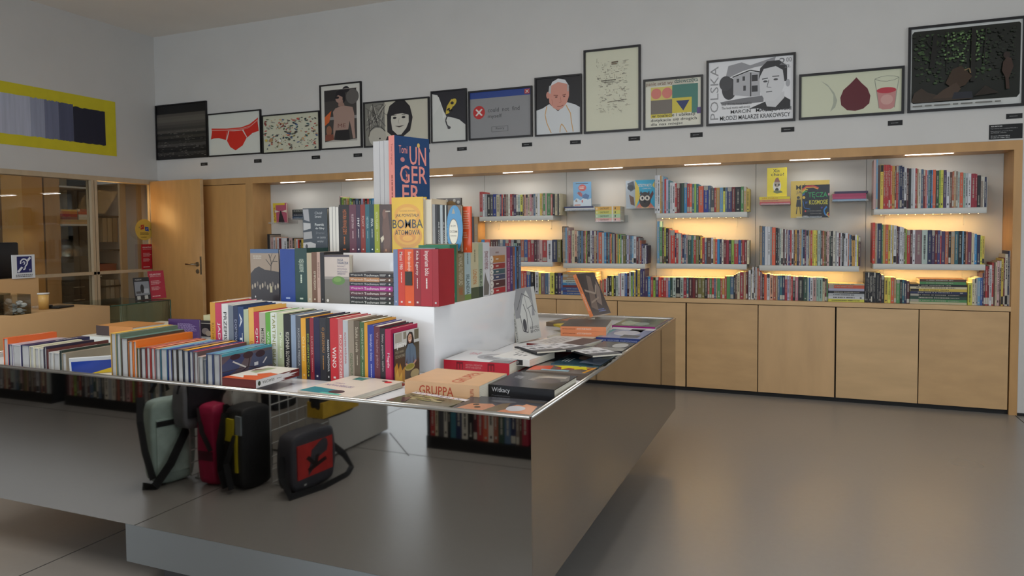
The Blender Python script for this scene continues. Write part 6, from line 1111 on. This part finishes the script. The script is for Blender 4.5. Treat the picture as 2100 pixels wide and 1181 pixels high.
# bag frames: front faces +x and towards the mirror (+y)
def strap(parent, pts, w=.035): return obj('strap', MB().ribbon(pts,w,.004,up=(1,0,.2)), STRAP, parent)
b = soft('backpack',.13,.24,.46,.05,[fabric('mint','9cb0a8')],Tr(-3.24,.96,.005) @ Rz(.35)); tag(b,'pale mint backpack with black straps reflected left of the grid','bag','bags on the wire grids')
obj('front_panel', MB().box(.052,.066,-.09,.09,.06,.36), fabric('mint2','a8bcb4'), b); obj('band', MB().box(.05,.069,-.09,.09,.32,.35), STRAP, b)
m = MB(); shapes_to(m,[('t','EZE',.1,.4,.9,.6,'2c3434',0,True)],lambda u,v,q:((.5-u)*.11,.113,.18+v*.2)); obj('bag_print',m,PRINT,b)
strap(b,[(-.02,.14,.48),(.03,.16,.36),(.06,.15,.2),(.08,.12,.05)]); strap(b,[(.09,-.1,.46),(.10,-.06,.3),(.11,.04,.12),(.10,.12,.015),(.04,.16,.01)],.045); strap(b,[(.0,0,.5),(.04,.04,.62),(.0,.09,.5)],.02)
b = soft('shoulder_bag',.12,.34,.26,.04,[fabric('grey','6c6c70')],Tr(-3.10,.84,.30) @ Rz(.1)); tag(b,'grey shoulder bag with a dark flap hanging high on the left grid','bag','bags on the wire grids')
obj('flap', MB().box(.05,.066,-.15,.15,.07,.25), fabric('flapdark','1c1c22'), b); obj('buckle', MB().box(.067,.072,-.04,-.015,.05,.09), WIRE, b); strap(b,[(0,-.16,.2),(0,-.1,.4),(0,.1,.42),(0,.16,.2)],.03)
b = soft('tube_bag',.13,.14,.44,.05,[fabric('crimson','a01c44')],Tr(-2.97,.90,.004)); tag(b,'crimson upright roll-top bag reflected between the two grids','bag','bags on the wire grids'); obj('dark_panel', MB().box(-.05,.05,.062,.071,.14,.19), fabric('crimdark','4c1428'), b); strap(b,[(-.05,.06,.42),(0,.09,.3),(.05,.08,.2)],.03); strap(b,[(.06,-.02,.43),(.09,.02,.25),(.075,.03,.03)],.03)
b = soft('backpack',.16,.21,.44,.05,[fabric('blackyellow','1b1b1c')],Tr(-2.77,.86,.004) @ Rz(.2)); tag(b,'black and yellow backpack reflected against the right grid','bag','bags on the wire grids')
obj('yellow_panel', MB().box(-.07,.02,.100,.109,.26,.38), fabric('yel','b8a81c'), b); obj('yellow_strip', MB().box(.03,.05,.102,.110,.10,.30), fabric('yel','b8a81c'), b); obj('grey_panel', MB().box(.03,.075,.094,.103,.3,.40), fabric('gry','7c8488'), b)
strap(b,[(-.04,.11,.41),(-.05,.14,.25),(-.06,.13,.1),(-.02,.13,.015)],.045); strap(b,[(.04,.11,.3),(.0,.14,.15),(.04,.14,.02)],.035); obj('logo_patch', MB().box(-.075,-.06,.108,.111,.24,.255), WIRE, b)
b = soft('shoulder_bag',.10,.20,.2,.04,[fabric('white','a8a49c')],Tr(-2.90,.78,.38)); tag(b,'white and black printed bag hanging high between the grids','bag','bags on the wire grids'); obj('print_panel', MB().box(-.04,.04,.092,.098,.03,.15), fabric('blk','1c1c20'), b); strap(b,[(0,-.08,.2),(0,0,.32),(0,.08,.2)],.02)
b = soft('shoulder_bag',.1,.22,.24,.04,[fabric('jet','18181c')],Tr(-2.78,.60,.36)); tag(b,'plain black bag hanging behind the yellow and black backpack','bag','bags on the wire grids'); obj('white_patch', MB().box(-.03,.03,.098,.104,.1,.17), fabric('white','a8a49c'), b); strap(b,[(0,-.09,.22),(0,0,.36),(0,.09,.22)],.02)
b = soft('shoulder_bag',.1,.34,.24,.04,[fabric('blackyel2','202226')],Tr(-2.54,.42,.30) @ Rz(.02)); tag(b,'dark hanging bag with a mustard lower half on the right grid','bag','bags on the wire grids'); obj('mustard_panel', MB().box(-.052,.058,-.168,.168,.02,.11), fabric('must','b8942c'), b); strap(b,[(0,-.15,.22),(0,0,.42),(0,.15,.22)],.03)
b = soft('messenger_bag',.13,.33,.31,.04,[fabric('dark','3a3a40')],Tr(-2.47,.755,.004) @ Rz(.1)); tag(b,'black messenger bag with a red panel and letter K by the right grid','bag','bags on the wire grids')
obj('red_panel', MB().box(.050,.064,-.13,.13,.07,.25), fabric('red','b02c28'), b)
m = MB(); shapes_to(m,[('l',[(.22,.1),(.9,.34)],.15,'1c1416'),('l',[(.5,.2),(.2,.62)],.13,'1c1416'),('l',[(.5,.2),(.62,.92)],.13,'1c1416')],lambda u,v,q:(.0648,(.5-u)*.2,.09+v*.14)); obj('bag_print',m,PRINT,b)
strap(b,[(.0,-.16,.2),(.03,-.26,.1),(.05,-.3,.02),(.1,-.2,.006),(.12,0,.006),(.08,.2,.01),(.02,.2,.1),(0,.17,.2)],.04)
obj('label_dot', MB().box(.062,.064,.07,.085,.03,.04), WIRE, b)
# ================================================================ shelf books last
hero = sum(1 for o in bpy.data.objects if o.get('category')=='book')
place_shelf_books(max(60, 325-hero), hero)
